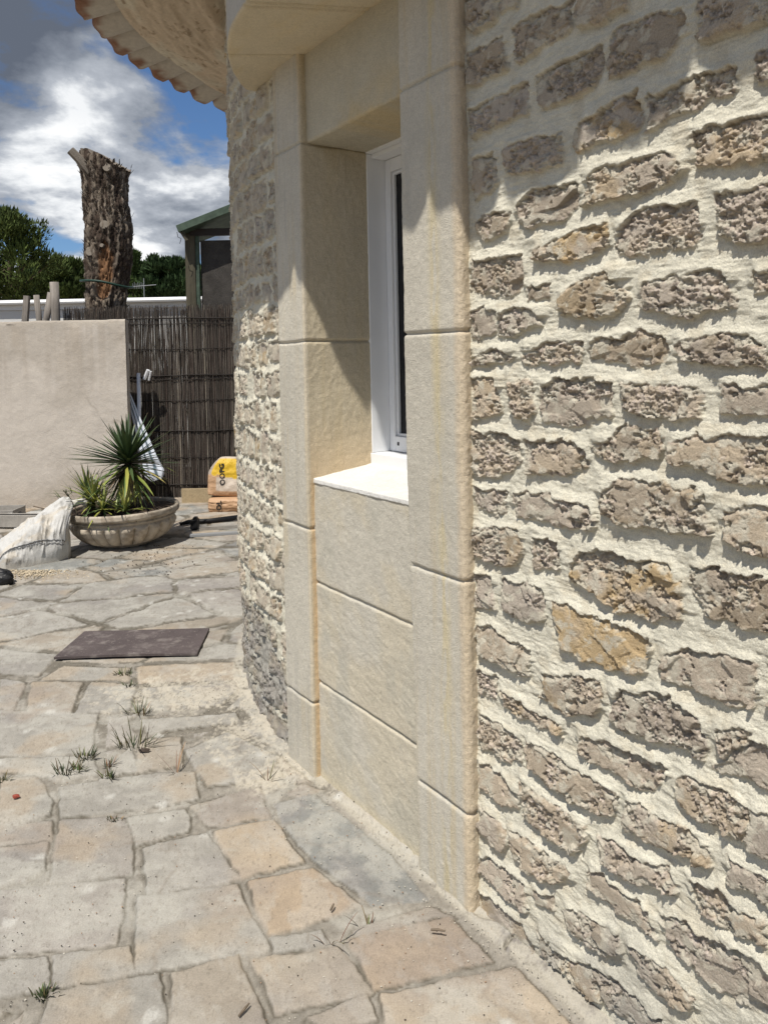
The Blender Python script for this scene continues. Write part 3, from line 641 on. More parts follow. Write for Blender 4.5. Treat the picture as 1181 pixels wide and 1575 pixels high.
# ------------------------------------------------------------------ paving and ground
FLAGS = [('g',[-1523,2943,-1388,2952,-1245,2780,-1215,2698,-1365,2627]),
('g',[-1261,2879,-1044,2949,-771,2972,-715,2790,-990,2718,-1174,2685]),
('g',[-1530,2599,-1203,2671,-1155,2559,-1478,2507]),
('g',[-1466,2486,-1161,2548,-1110,2398,-1143,2344,-1373,2322]),
('p',[-1175,2670,-952,2689,-884,2575,-815,2374,-1061,2342]),
('g',[-940,2689,-752,2730,-718,2662,-710,2587,-854,2528]),
('g',[-828,2513,-641,2578,-547,2445,-475,2343,-738,2275]),
('t',[-740,2750,-498,2860,-433,2672,-638,2614]),
('o',[-620,2584,-419,2652,-292,2421,-472,2348]),
('O',[-453,2333,-257,2388,-98,2210,-349,2102]),
('p',[-1316,2291,-835,2359,-796,2216,-771,2089,-1180,2044]),
('g',[-771,2270,-481,2319,-340,2043,-680,1974]),
('b',[-429,2755,-297,2818,-10,2461,95,2245,-60,2222,-238,2403,-366,2594]),
('t',[-402,2805,-347,2877,-250,2830,-318,2785]),
('g',[-1167,2021,-950,2043,-890,1927,-1102,1902]),
('g',[-934,2047,-731,2076,-680,1974,-882,1927]),
('g',[-886,1917,-620,1973,-548,1778,-852,1785]),
('t',[-586,1972,-425,2022,-311,1790,-540,1778]),
('t',[-379,2010,-156,2061,-67,1897,-303,1845]),
('O',[-130,2084,156,2163,255,2005,-64,1907]),
('o',[-44,1893,311,1979,441,1756,-16,1732]),
('g',[-347,2090,-214,2118,-193,2079,-326,2031]),
('t',[103,2212,174,2158,109,2159,-85,2095,-113,2120]),
('g',[-853,3141,-710,3302,-453,3073,-505,2906,-696,2868]),
('g',[-1592,3081,-1230,3103,-1152,2967,-1294,2912,-1390,2985,-1542,2981]),
('t',[-1070,3231,-896,3252,-828,3012,-1001,2971]),
('g',[-1130,2906,-1094,3177,-991,2980,-1052,2973]),
('g',[-1819,3537,-1345,3483,-1240,3129,-1610,3118]),
('t',[-1816,3862,-1540,3833,-1472,3489,-1680,3511]),
('g',[-2006,3911,-1843,3863,-1757,3534,-1836,3571]),
('t',[-456,3099,-407,3021,-303,2876,-405,2902]),
('t',[-80,1898,-55,1821,-140,1787,-221,1824]),
('t',[-2213,3921,-2006,3911,-1868,3572,-2025,3579]),
('g',[-1118,3410,-714,3469,-670,3391,-1046,3287]),
('g',[-1507,3831,-1264,3789,-1204,3510,-1451,3488]),
('g',[-1221,3757,-781,3812,-750,3735,-793,3558,-1128,3506]),
('g',[-2211,4322,-1830,4206,-1819,3943,-2035,3970]),
('g',[-1735,4065,-1367,4004,-1329,3839,-1797,3893]),
('o',[-1338,4019,-830,4064,-762,3851,-1257,3819]),
]
def paving():
    u = np.concatenate([np.linspace(-1.5, -0.56, 90), np.linspace(-0.558, 0.30, 560), np.linspace(0.304, 1.2, 50)])
    y = [0.35]
    while y[-1] < 9.6: y.append(y[-1]*(1.0036 if y[-1] > 1.6 else 1.015))
    y = np.array(y); U, Y = np.meshgrid(u, y); X = U*np.maximum(Y, 1.2)
    wx = 0.035*(fbm(X*6, Y*6, 4, 1)-0.5); wy = 0.035*(fbm(X*6+7, Y*6+3, 4, 2)-0.5)
    fx = 0.012*(fbm(X*40, Y*40, 2, 3)-0.5); fy = 0.012*(fbm(X*40+5, Y*40, 2, 4)-0.5)
    # generic crazy paving
    ang = 0.25; gx = (X*math.cos(ang)+Y*math.sin(ang)+wx*2.4+fx)/0.52; gy = (-X*math.sin(ang)+Y*math.cos(ang)+wy*2.4+fy)/0.42
    f1, f2, cid = worley(gx, gy, 2)
    edge = (f2-f1)*0.25-0.010*sst(2.5, 4.5, Y)-0.005
    own = X*0-1.0; d = edge; near = (Y < 3.2) | ((Y < 4.3) & (X > -2.0) & False)
    tint = np.ones(X.shape+(3,)); PAL = {'g': (0.290, 0.274, 0.242), 'p': (0.292, 0.270, 0.240), 't': (0.300, 0.264, 0.215), 'o': (0.345, 0.292, 0.226), 'O': (0.338, 0.270, 0.197), 'b': (0.212, 0.214, 0.200)}
    cols = np.array([PAL[k] for k in 'ggpgtgbgpt'])
    tint = cols[(cid*9.99).astype(int)]*(0.9+0.2*((cid*37) % 1))[..., None]
    hgt = ((cid*17) % 1-0.5)*0.006
    polyd = np.full(X.shape, 9.0); r = random.Random(3)
    for k, q in FLAGS:
        poly = unpack(q); xs = [p[0] for p in poly]; ys = [p[1] for p in poly]
        m = (X > min(xs)-0.08) & (X < max(xs)+0.08) & (Y > min(ys)-0.08) & (Y < max(ys)+0.08)
        if not m.any(): continue
        dd = sdf_poly(X[m]+wx[m]*0.7+fx[m]*0.8, Y[m]+wy[m]*0.7+fy[m]*0.8, poly)
        pd = polyd[m]; up = dd < pd; polyd[m] = np.where(up, dd, pd)
        c = np.array(PAL[k])*r.uniform(0.93, 1.09); tt = tint[m]; tt[up & (dd < 0.03)] = c; tint[m] = tt
        hv = hgt[m]; hv[up & (dd < 0.03)] = r.uniform(-0.003, 0.003); hgt[m] = hv
    inside = sst(0.045, 0.02, polyd); zone = (polyd < 0.055)
    d = np.where(zone, -polyd+0.006, np.minimum(edge, np.maximum(polyd-0.030, -1)))
    st = sst(-0.004, 0.006, d)
    joint = np.ones(X.shape+(3,))*np.array([0.270, 0.248, 0.212])
    joint = mixc3(joint, (0.105, 0.093, 0.070), (0.25+0.45*sst(2.6, 3.8, Y))*sst(0.40, 0.56, fbm(X*9, Y*9, 4, 6)+0.08*sst(2.8, 4.2, Y)))
    joint = joint*(0.8+0.4*fbm(X*90, Y*90, 2, 5))[..., None]
    # stone surface
    tint = tint*(0.80+0.40*fbm(X*7, Y*7, 6, 7, 0.62))[..., None]
    vein = sst(0.025, 0.0, np.abs(fbm(X*2.4+Y*0.8, Y*3.1, 5, 15)-0.5)); tint = mixc3(tint, (0.20, 0.165, 0.13), 0.35*vein)
    tint = mixc3(tint, (0.40, 0.38, 0.34), 0.35*sst(0.50, 0.64, fbm(X*16+Y*6, Y*9, 5, 3, 0.65)))
    tint = mixc3(tint, (0.37, 0.29, 0.20), 0.45*sst(0.56, 0.72, fbm(X*3.2, Y*3.2, 5, 9)))
    tint = mixc3(tint, (0.21, 0.19, 0.185), 0.35*sst(0.52, 0.75, fbm(X*2.6+5, Y*2.6, 4, 10)))
    H = st*(0.0045+hgt)-0.004*np.exp(-(d/0.005)**2)+0.006*(fbm(X*5, Y*5, 4, 8)-0.5)*1.0+st*0.0025*(ridge(X*16, Y*30+X*9, 3, 9)-0.5)+(1-st)*0.004*(fbm(X*70, Y*70, 3, 4)-0.5)
    C = lerp(joint, tint, st[..., None])
    C = mixc3(C, (0.085, 0.075, 0.055), 0.85*np.exp(-((d-0.001+0.006*(fbm(X*30, Y*30, 3, 9)-0.5))/(0.0014+0.0013*Y))**2)*sst(0.36, 0.56, fbm(X*8+3, Y*8, 4, 2)))
    H += 0.030*(fbm(X*0.8, Y*0.8, 2, 11)-0.5)+0.0016*(fbm(X*60, Y*60, 3, 12, 0.65)-0.5)*st
    # lime dust and splashes dropped while the wall was rendered
    tt = (X-A0[0])*T[0]+(Y-A0[1])*T[1]; oo = (X-A0[0])*NF[0]+(Y-A0[1])*NF[1]
    rr = np.hypot(X-CT[0], Y-CT[1])-RT; od = np.where(tt < 0, rr, oo)
    dn = fbm(X*11, Y*11, 5, 12); df = fbm(X*45, Y*45, 4, 13, 0.7)
    C = mixc3(C, (0.43, 0.40, 0.335), 0.8*sst(0.46, 0.60, df*0.6+0.2+0.5*(dn-0.5)+0.20*sst(0.06, 0.0, od)-0.03)*sst(0.034, 0.004, od))
    ex = lambda cx, cy, rx, ry: np.exp(-((X-cx)/rx)**2-((Y-cy)/ry)**2)
    patch = np.clip(ex(-0.85, 3.75, 0.36, 0.24)+ex(-0.55, 3.25, 0.25, 0.25)*0.9+ex(-1.15, 3.65, 0.3, 0.2)*0.7+ex(-0.45, 2.95, 0.14, 0.14)*0.8, 0, 1)
    C = mixc3(C, (0.50, 0.455, 0.37), 0.75*sst(0.64, 0.42, 0.75-0.30*patch-(df-0.5)*0.8-(dn-0.5)*0.5)*sst(0.05, 0.5, patch))
    w1, w2, wid = worley(X*7, Y*7, 5)
    spl = sst(0.20, 0.05, w1+0.25*(df-0.5))*(wid > 0.72)*sst(0.45, 0.55, fbm(X*1.4, Y*1.4, 2, 14))
    C = mixc3(C, (0.52, 0.51, 0.47), 0.6*spl)
    C = mixc3(C, (0.40, 0.385, 0.34), 0.5*sst(0.52, 0.66, fbm(X*4, Y*6, 6, 1, 0.65)))
    C = mixc3(C, (0.36, 0.28, 0.20), 0.6*sst(7.0, 7.6, Y)*sst(0.4, 0.6, fbm(X*3, Y*3, 4, 2)))
    grit = sst(0.72, 0.80, fbm(X*150, Y*150, 2, 3)); C = mixc3(C, (0.14, 0.12, 0.095), 0.35*grit)
    return grid_obj('paving', np.stack([X, Y, H], -1), np.clip(C, 0.02, 0.8), m_flag)
pv = paving(); tag(pv, kind='structure')
m_ground = material('ground_earth', (0.22, 0.18, 0.13), rough=0.95, var=[(3, 0.8, 1.15), (40, 0.85, 1.1)], bumps=[(30, 0.01)])
gb = mesh_obj('ground', [(-900, -900, -0.05), (900, -900, -0.05), (900, 900, -0.05), (-900, 900, -0.05)], [(0, 1, 2, 3)], m_ground); tag(gb, kind='structure')

# ------------------------------------------------------------------ yard: wall, fence, stump, shed, trees
def ray(px, py):
    d = _f+(px-590)/1180*_r-(py-586)/1180*_u; return d
def at(px, py, y):
    d = ray(px, py); k = y/d.y; return Vector((0, 0, EYE))+d*k
def gp(px, py, z=0.0):
    d = ray(px, py); k = (z-EYE)/d.z; return Vector((0, 0, EYE))+d*k

# low stucco garden wall
YW = 8.72
m_stucco = material('scratched_garden_stucco', attr=True, rough=0.95, var=[(5, 0.93, 1.05), (120, 0.9, 1.06)], bumps=[(140, 0.004), (14, 0.006)], spec=0.1)
xr = at(193, 490, YW).x; zt = at(190, 491, YW).z
path, nrm = fillet_path([(0.50, -0.05), (0.50, zt-0.005), (0.02, zt), (0.0, zt-0.02), (0.0, -0.05)], 0.015, 0.02)
Xs = np.arange(-7.5, xr+0.001, 0.02); XX, KK = np.meshgrid(Xs, np.arange(len(path)))
Yv = YW+path[KK, 0]*0.16; Zv = path[KK, 1]+0.0*XX
D = 0.010*(fbm(XX*2.2, Zv*2.2, 4, 3)-0.5)+0.004*(fbm(XX*24, Zv*24, 3, 5)-0.5); Yv = Yv-D; Zv = Zv+0.012*(fbm(XX*7, Yv*7, 4, 6)-0.5)*(Zv > zt-0.03)
C = np.ones(XX.shape+(3,))*np.array([0.535, 0.485, 0.425])
C = mixc3(C, (0.42, 0.355, 0.28), 0.7*sst(0.5, 0.7, fbm(XX*3.2, Zv*0.7, 4, 7))*sst(zt-0.9, zt, Zv))
C = mixc3(C, (0.40, 0.345, 0.285), 0.55*sst(0.50, 0.66, fbm(XX*13, Zv*0.35, 5, 12, 0.6))*sst(zt-1.2, zt-0.05, Zv))
C = mixc3(C, (0.33, 0.29, 0.24), 0.6*sst(0.014, 0.0, np.abs(fbm(XX*0.9+4, Zv*0.9, 5, 3)-0.5))*sst(0.5, 0.6, fbm(XX*0.8, Zv, 2, 5)))
C = mixc3(C, (0.56, 0.50, 0.42), 0.8*sst(zt-0.10, zt-0.02, Zv+0.12*(fbm(XX*6, Zv*3, 3, 4)-0.5)))
C = mixc3(C, (0.40, 0.355, 0.30), 0.5*sst(0.48, 0.66, fbm(XX*1.5, Zv*1.7, 5, 8)))
C = mixc3(C, (0.34, 0.29, 0.23), 0.5*sst(0.5, 0.05, Zv+0.3*(fbm(XX*3, Zv*2, 3, 2)-0.5)))
gw = empty('garden_wall', (xr, YW, 0)); tag(gw, 'low beige stucco garden wall with stained top behind the potted yucca', 'wall')
def under(o, p):
    o.parent = p; o.matrix_parent_inverse = Matrix.Translation(-p.location); return o
under(grid_obj('stucco_face', np.stack([XX, Yv, Zv], -1), C, m_stucco, flip=True), gw)
Pz = path[:, 1]; V = [(xr, YW+p[0]*0.16, p[1]) for p in path]
under(mesh_obj('wall_end', V, [tuple(range(len(V)))], m_stucco, None, False, [(0.47, 0.42, 0.36)]*len(V)), gw)

# brushwood fence
YF = 9.22
m_reed = material('heather_brushwood', attr=True, rough=0.95, spec=0.1, var=[(90, 0.75, 1.25)])
m_wire = material('dark_binding_wire', (0.018, 0.014, 0.012), rough=0.8)
fence = empty('brushwood_fence', (-2.5, YF, 0)); tag(fence, 'dark brown brushwood screen fence bound with rows of wire', 'fence')
V = []; F = []; Cc = []
rg_ = random.Random(11); x0, x1 = at(99, 480, YF).x, -1.15
ztf = at(300, 469, YF).z
def stick(x, y, z0, z1, r, c, n=4):
    b_ = len(V); seg = 6; ph = rg_.uniform(0, 6); am = rg_.uniform(0, 0.008); lean = rg_.gauss(0, 0.022)
    for i in range(seg+1):
        t = i/seg; cx = x+am*math.sin(ph+t*7)+lean*(t-0.5); cy = y+am*math.cos(ph*1.3+t*6); rr_ = r*(1-0.45*t**3)
        for k in range(n):
            a = 2*math.pi*k/n+0.4; V.append((cx+rr_*math.cos(a), cy+rr_*math.sin(a), z0+(z1-z0)*t)); Cc.append(c)
    for i in range(seg):
        for k in range(n): F.append((b_+i*n+k, b_+i*n+(k+1) % n, b_+(i+1)*n+(k+1) % n, b_+(i+1)*n+k))
for layer in range(4):
    x = x0
    while x < x1:
        v = rg_.uniform(0.35, 1.0)**1.3; base = Vector((0.165, 0.142, 0.122)) if rg_.random() < 0.7 else Vector((0.120, 0.092, 0.078))
        if rg_.random() < 0.06: base = Vector((0.34, 0.30, 0.24))
        z1 = ztf-0.02+rg_.uniform(-0.05, 0.035)-0.04*(rg_.random() < 0.15)
        z0 = 0.01 if rg_.random() < 0.8 else rg_.uniform(0.4, 1.4)
        if rg_.random() < 0.15: z1 = rg_.uniform(0.9, 2.0)
        stick(x, YF+layer*0.009+rg_.uniform(-0.006, 0.006), z0, z1, rg_.uniform(0.0018, 0.0042), tuple(base*v))
        x += rg_.uniform(0.003, 0.0075)
under(mesh_obj('brushwood', V, F, m_reed, None, False, Cc), fence)
for py in (489, 498, 536, 577, 583, 615, 662, 703, 745, 770):
    zz_ = at(300, py, YF).z; p = []
    for i in range(61):
        x = x0+(x1-x0)*i/60; p.append((x, YF-0.012+0.004*math.sin(i*1.7+py), zz_+0.012*(float(fbm(np.array(x*4.0+py), np.array(py*1.0), 3, 2))-0.5)*2))
    b = MB(); b.tube(p, 0.008 if py in (489, 577, 662, 745) else 0.0045, 5); under(b.build('binding_wire', m_wire, None, True), fence)

# white rendered wall with a cap, next door
YN = 12.0
m_white = material('white_render', (0.62, 0.61, 0.585), rough=0.85, var=[(2, 0.95, 1.03)], bumps=[(60, 0.002)])
m_cap = material('white_coping', (0.74, 0.74, 0.73), rough=0.6)
nw = empty('neighbour_wall', (-4, YN, 0)); tag(nw, 'white rendered boundary wall with white coping behind the brushwood fence', 'wall')
zc = at(100, 460, YN).z
b = MB(); b.box((-3.5, YN+0.1, (zc-0.16)/2), (6.0, 0.09, (zc-0.16)/2)); under(b.build('render_face', m_white), nw)
b = MB()
prof2 = [(-0.10, -0.045), (-0.11, -0.02), (-0.09, 0.012), (0, 0.03), (0.2, 0.03), (0.24, -0.045)]
n = len(prof2)
for x in (-9.5, 2.5): b.V += [(x, YN+p[0], zc-0.03+p[1]) for p in prof2]
b.F += [(i, (i+1) % n, n+(i+1) % n, n+i) for i in range(n)]+[tuple(range(n)), tuple(range(n, 2*n))[::-1]]
b.box((-3.5, YN+0.06, zc-0.118), (6.0, 0.075, 0.040)); under(b.build('coping', m_cap), nw)

# weathered stakes between wall and fence
m_stake = material('weathered_grey_wood', (0.23, 0.205, 0.18), rough=0.9, var=[(30, 0.7, 1.2, (1, 1, 0.12)), (6, 0.85, 1.1)], bumps=[(60, 0.006, (1, 1, 0.1))])
stakes = [((39, 491), (42, 455), 0.042, 'darkest square topped wooden stake, leftmost of four behind the stucco wall'),
          ((60, 492), (56, 454), 0.036, 'pale peeling thin wooden stake, second from the left behind the stucco wall'),
          ((72, 492), (79, 450), 0.040, 'leaning grey wooden stake touching the tallest one'),
          ((86, 492), (84, 434), 0.052, 'tallest thick wooden stake behind the stucco wall')]
for i, (p0, p1, r, lb) in enumerate(stakes):
    a = at(*p0, 9.08); c = at(*p1, 9.08); d = (c-a); a0_ = a-d*((a.z)/d.z)
    b = MB(); pts_ = [a0_+(c-a0_)*k/8+Vector((random.uniform(-.004, .004), 0, 0)) for k in range(9)]
    b.tube([p-Vector((a0_.x, a0_.y, 0)) for p in pts_], [r*(1.1-0.15*k/8) for k in range(9)], 9 if i else 4, jit=0.10)
    o = b.build('wooden_stake', m_stake, None, i > 0); o.location = (a0_.x, a0_.y, 0)
    tag(o, lb, 'stake', 'old wooden stakes behind the garden wall')

# sawn-off trunk
YT = 9.95
m_bark = material('rough_dark_bark', attr=True, rough=0.95, spec=0.15, bumps=[(60, 0.012, (1, 1, 0.35)), (200, 0.004)], var=[(50, 0.6, 1.25, (1, 1, 0.4))])
m_cut = material('pale_sawn_wood', (0.215, 0.185, 0.15), rough=0.85, var=[(30, 0.8, 1.12)], bumps=[(80, 0.003)])
c0 = at(166, 465, YT); c1 = at(160, 240, YT); ct = empty('tree_stump', (c0.x, YT, 0)); tag(ct, 'tall dead sawn off tree trunk with flaking bark and an orange scar', 'tree trunk')
zs = np.arange(0, c1.z+0.06, 0.018); th = np.linspace(0, 2*math.pi, 150, endpoint=False); TH, ZZ = np.meshgrid(th, zs)
cxs = np.interp(zs, [0, c0.z, c1.z], [c0.x+0.02, c0.x, c1.x]); lft = np.array([at(133, 465, YT).x, at(131, 400, YT).x, at(132, 350, YT).x, at(129, 300, YT).x, at(122, 250, YT).x, at(124, 232, YT).x])
pzz = [at(160, q, YT).z for q in (465, 400, 350, 300, 250, 232)]
rgt = np.array([at(193, 465, YT).x, at(202, 400, YT).x, at(203, 350, YT).x, at(194, 300, YT).x, at(198, 255, YT).x, at(196, 232, YT).x])
zl = np.interp(zs, [0]+pzz, [lft[0]-0.06]+list(lft)); zr = np.interp(zs, [0]+pzz, [rgt[0]+0.06]+list(rgt))
cx = (zl+zr)/2; rad = (zr-zl)/2*0.96
cs, sn = np.cos(TH), np.sin(TH)
bk = ridge(TH*2.2+3*0, ZZ*1.6, 4, 3)
blk = worley(TH*7.0+0.5*fbm(TH*4, ZZ*3, 2, 3), ZZ*4.2+0.7*np.sin(TH*5), 4)
Rr = rad[:, None]*(1+0.0*TH)+0.045*(fbm(cs*2.4+5, ZZ*2.2+sn*2.4, 4, 5)-0.5)*2+0.035*(blk[2]-0.5)-0.035*sst(0.14, 0.0, blk[1]-blk[0])+0.022*(fbm(TH*14, ZZ*16, 3, 7)-0.5)*2
TH_CAM = -math.pi/2
scar = np.exp(-((TH-(1.5*math.pi+0.10+0.10*np.sin(ZZ*5)))/0.42)**2)*sst(2.36, 2.55, ZZ)*sst(3.25, 2.98, ZZ+0.3*(fbm(TH*3, ZZ*2, 3, 2)-0.5))
Rr = Rr-0.06*sst(0.3, 0.6, scar)
slope = np.interp(cs, [-1, 1], [c1.z+0.13, c1.z-0.20])+0.14*(fbm(cs*4, sn*4, 4, 4)-0.5)
Zt = np.minimum(ZZ, slope)
inn = sst(0.0, 0.001, ZZ-slope)
X = cx[:, None]+Rr*cs*(1-0*inn); Y = YT+Rr*sn*0.85
C = np.ones(X.shape+(3,))*np.array([0.066, 0.048, 0.037]); C = mixc3(C, (0.20, 0.165, 0.13), 0.9*sst(0.55, 0.85, blk[2])); C = mixc3(C, (0.30, 0.25, 0.19), 0.7*sst(0.60, 0.72, fbm(TH*10, ZZ*8, 4, 9)))
C = mixc3(C, (0.27, 0.22, 0.17), 0.6*sst(2.75, 2.4, ZZ)*sst(0.4, 0.6, fbm(TH*16, ZZ*9, 3, 9)))
C = mixc3(C, (0.27, 0.145, 0.075), 0.9*sst(0.38, 0.55, scar+0.3*(fbm(TH*9, ZZ*5, 3, 3)-0.5)))
bark = grid_obj('bark', np.stack([X, Y, Zt], -1), C, m_bark, closed=True, smooth=False); under(bark, ct)
tv = [tuple(map(float, v)) for v in np.stack([X, Y, Zt], -1)[-1]]; tc0 = (float(cx[-1]), YT, c1.z+0.01)
under(mesh_obj('sawn_top', tv+[tc0], [(i, (i+1) % 150, 150) for i in range(150)], m_cut), ct)
b = MB(); a_ = at(133, 258, YT-0.15); e_ = at(108, 231, YT-0.25); b.tube([a_+Vector((0.16, 0.1, -0.22)), a_, (a_+e_)/2+Vector((0.01, 0, 0)), e_], [0.10, 0.075, 0.06, 0.055], 10, jit=0.12); under(b.build('sawn_branch', m_cut, None), ct)
for (px, py, r, dy, nm) in ((160, 345, 0.060, -0.28, 'cut'), (138, 386, 0.066, -0.23, 'cut'), (156, 377, 0.026, -0.27, 'cut'), (164, 257, 0.055, -0.26, 'cut'), (197, 350, 0.075, -0.10, 'knot'), (200, 378, 0.070, -0.06, 'knot')):
    p = at(px, py, YT+dy*0.94); d_ = Vector((-0.15 if px < 150 else (0.05 if px < 180 else 0.7), -1 if px < 190 else -0.4, 0.12)).normalized()
    b = MB(); b.tube([p-d_*0.16, p-d_*0.03], [r*1.15, r*1.08], 14, jit=0.06); under(b.build('branch_collar', m_bark, None, True, col=[(0.11, 0.088, 0.07)]*28), ct)
    if nm == 'cut':
        b = MB(); b.tube([p-d_*0.04, p], [r*0.92, r*0.88], 14, jit=0.05); under(b.build('branch_stub', m_cut), ct)
# loose flakes of bark
V = []; F = []; Cc = []
for i in range(900):
    z = random.uniform(0.4, c1.z-0.12); a = random.uniform(math.pi*0.95, 2.05*math.pi); k = min(int(z/0.018), len(zs)-1)
    ti = int(a/(2*math.pi)*150) % 150
    if scar[k, ti] > 0.45: continue
    r = Rr[k, ti]; p = Vector((cx[k]+r*math.cos(a), YT+r*math.sin(a)*0.85, z)); n_ = Vector((math.cos(a), math.sin(a), 0)); t_ = Vector((-n_.y, n_.x, 0)); up = (Vector((0, 0, 1))+n_*random.uniform(-0.5, 0.9)+t_*random.uniform(-0.5, 0.5)).normalized()
    L = random.uniform(0.03, 0.09); W = random.uniform(0.008, 0.02); b_ = len(V)
    V += [tuple(p-t_*W), tuple(p+t_*W), tuple(p+t_*W*0.5+up*L+n_*0.012), tuple(p-t_*W*0.6+up*L*0.8+n_*0.01)]; F.append((b_, b_+1, b_+2, b_+3)); g = random.uniform(0.5, 1.6); Cc += [(0.10*g, 0.08*g, 0.063*g)]*4
under(mesh_obj('bark_flakes', V, F, m_bark, None, False, Cc), ct)
m_hose = material('green_hose', (0.018, 0.045, 0.032), rough=0.5)
hz = at(165, 437, YT).z; pts_ = []
for i in range(41):
    a = 2*math.pi*i/40; k = int(hz/0.018); pts_.append((cx[k]+(rad[k]+0.06)*math.cos(a), YT+(rad[k]+0.06)*0.87*math.sin(a), hz-0.05*math.cos(a)+0.01*math.sin(3*a)))
b = MB(); b.tube(pts_, 0.016, 7, cap=False); tag(b.build('garden_hose', m_hose, None, True), 'dark green hose tied round the dead trunk', 'hose')

# shed
YS = 9.6
m_dkwood = material('dark_stained_post', (0.085, 0.075, 0.05), rough=0.85, var=[(14, 0.6, 1.4, (1, 1, 0.15))], bumps=[(40, 0.01, (1, 1, 0.1))])
m_green = material('green_painted_board', (0.055, 0.082, 0.058), rough=0.7, var=[(12, 0.7, 1.3)], bumps=[(30, 0.004)])
m_net = material('dusty_screen_panel', (0.062, 0.056, 0.05), rough=0.95, var=[(7, 0.7, 1.25), (160, 0.55, 1.35)], bumps=[(120, 0.01)])
shed = empty('garden_shed', (at(292, 465, YS).x, YS, 0)); tag(shed, 'small dark wooden garden shed with green roof board and screened side', 'shed')
a = at(293, 360, YS); b = MB(); b.box((a.x, YS, a.z/2), (0.062, 0.06, a.z/2)); under(b.build('post', m_dkwood, bevel=0.006), shed)
a2 = at(303, 362, YS-0.02); b = MB(); b.box((a2.x, YS-0.02, a2.z/2), (0.022, 0.025, a2.z/2)); under(b.build('post', m_green, bevel=0.004), shed)
c_ = at(295, 358, YS-0.03); d2 = at(352, 356, YS-0.03); b = MB(); b.tube([c_-Vector((.02, 0, 0)), d2+Vector((1.6, 0, 0))], 0.058, 4); under(b.build('beam', material('shed_beam', (0.035, 0.03, 0.028), rough=0.8)), shed)
e1 = at(272, 352, YS-0.25); e2 = at(343, 324, YS-0.25); dd = (e2-e1).normalized(); up = Vector((-dd.z, 0, dd.x))
b = MB(); L = 2.4; V0 = []
for q in (e1, e1+dd*L):
    for yy in (0.0, 0.9):
        for zz_ in (-0.045, 0.045): V0.append(tuple(q+up*zz_+Vector((0, yy, 0))))
b.V = V0; b.F = [(0, 1, 3, 2), (4, 6, 7, 5), (0, 4, 5, 1), (2, 3, 7, 6), (0, 2, 6, 4), (1, 5, 7, 3)]; under(b.build('roof_board', m_green, bevel=0.005), shed)
b = MB(); pa, pb = at(287, 370, YS-0.2), at(278, 356, YS-0.2); b.tube([pb, pa], 0.02, 5); under(b.build('brace', m_dkwood), shed)
p1, p2 = at(308, 370, YS+0.01), at(308, 500, YS+0.01); b = MB(); b.box((p1.x+0.8, YS+0.02, p1.z/2), (0.80, 0.01, p1.z/2)); under(b.build('screen_panel', m_net), shed)
b = MB(); q = at(272, 357, YS-0.25); b.tube([q, q+Vector((0.01, 0, -0.06)), q+Vector((0.05, 0, -0.08)), q+Vector((0.03, 0, -0.14))], 0.004, 5); under(b.build('loose_wire', m_wire), shed)

# trees beyond
m_leaf = material('pine_foliage', attr=True, rough=0.8, spec=0.15)
m_trunk = material('pine_trunk', (0.12, 0.09, 0.065), rough=0.95)
def tree(px, ptop, pxw, yd, label, col, kind, seed, name='pine_tree'):
    r = random.Random(seed); top = at(px, ptop, yd); wdt = abs(at(px+pxw*1.25, ptop, yd).x-top.x); hgt = top.z
    t = empty(name, (top.x, yd, 0)); tag(t, label, 'tree', 'trees beyond the neighbour wall')
    b = MB(); b.tube([(0, 0, 0), (r.uniform(-.2, .2), 0, hgt*0.45), (0, 0, hgt*0.85)], [0.22, 0.16, 0.06], 8)
    lobes = []
    nl = 44 if kind == 'round' else 30
    for i in range(nl):
        if kind == 'round':
            a = r.uniform(0, 6.28); v = r.uniform(-0.95, 1); q = math.sqrt(max(0, 1-v*v))*r.uniform(0.35, 0.92)
            zz0 = 3.6; c = Vector((math.cos(a)*q*wdt, math.sin(a)*q*wdt, (hgt+zz0)/2+v*(hgt-zz0)*0.44)); rad_ = wdt*r.uniform(0.22, 0.36)
        else:
            v = r.random(); a = r.uniform(0, 6.28); q = wdt*(1-v)*0.8*r.uniform(0.3, 1)
            c = Vector((math.cos(a)*q, math.sin(a)*q, hgt*(0.45+0.50*v))); rad_ = wdt*(0.55-0.38*v)*r.uniform(0.8, 1.2)
        lobes.append((c, rad_)); 
        if i % 3 == 0: b.tube([(0, 0, min(c.z*0.8, hgt*0.8)), tuple(c)], [0.07, 0.02], 5)
    trk = b.build('trunk', m_trunk, t)
    V = []; F = []; Cc = []
    for c, rad_ in lobes:
        sh = r.uniform(0.8, 1.25)
        for k in range(300):
            d = Vector((r.gauss(0, 1), r.gauss(0, 1), r.gauss(0, 1))).normalized(); p = c+Vector((d.x, d.y, d.z*0.75))*rad_*r.uniform(0.55, 1.12)
            if p.z > hgt*1.01: p.z = hgt*1.01-r.uniform(0, 0.15)
            s_ = r.uniform(0.05, 0.12)*yd/30; a1 = Vector((r.gauss(0, 1), r.gauss(0, 1), r.gauss(0, 1))).normalized(); a2_ = d.cross(a1).normalized(); up_ = (d*0.6+Vector((0, 0, 0.8))+a1*0.4).normalized()
            bi = len(V); V += [tuple(p-a2_*s_*0.5), tuple(p+a2_*s_*0.5), tuple(p+up_*s_*1.9)]; F.append((bi, bi+1, bi+2))
            g = sh*r.uniform(0.6, 1.35); Cc += [(col[0]*g, col[1]*g, col[2]*g)]*3
    mesh_obj('crown', V, F, m_leaf, t, False, Cc)
tree(14, 326, 62, 26, 'broad rounded dark green pine at the left edge, tallest tree in view', (0.062, 0.085, 0.022), 'round', 1)
tree(-70, 345, 70, 29, 'dark pine crown just behind the tallest pine', (0.04, 0.06, 0.02), 'round', 11)
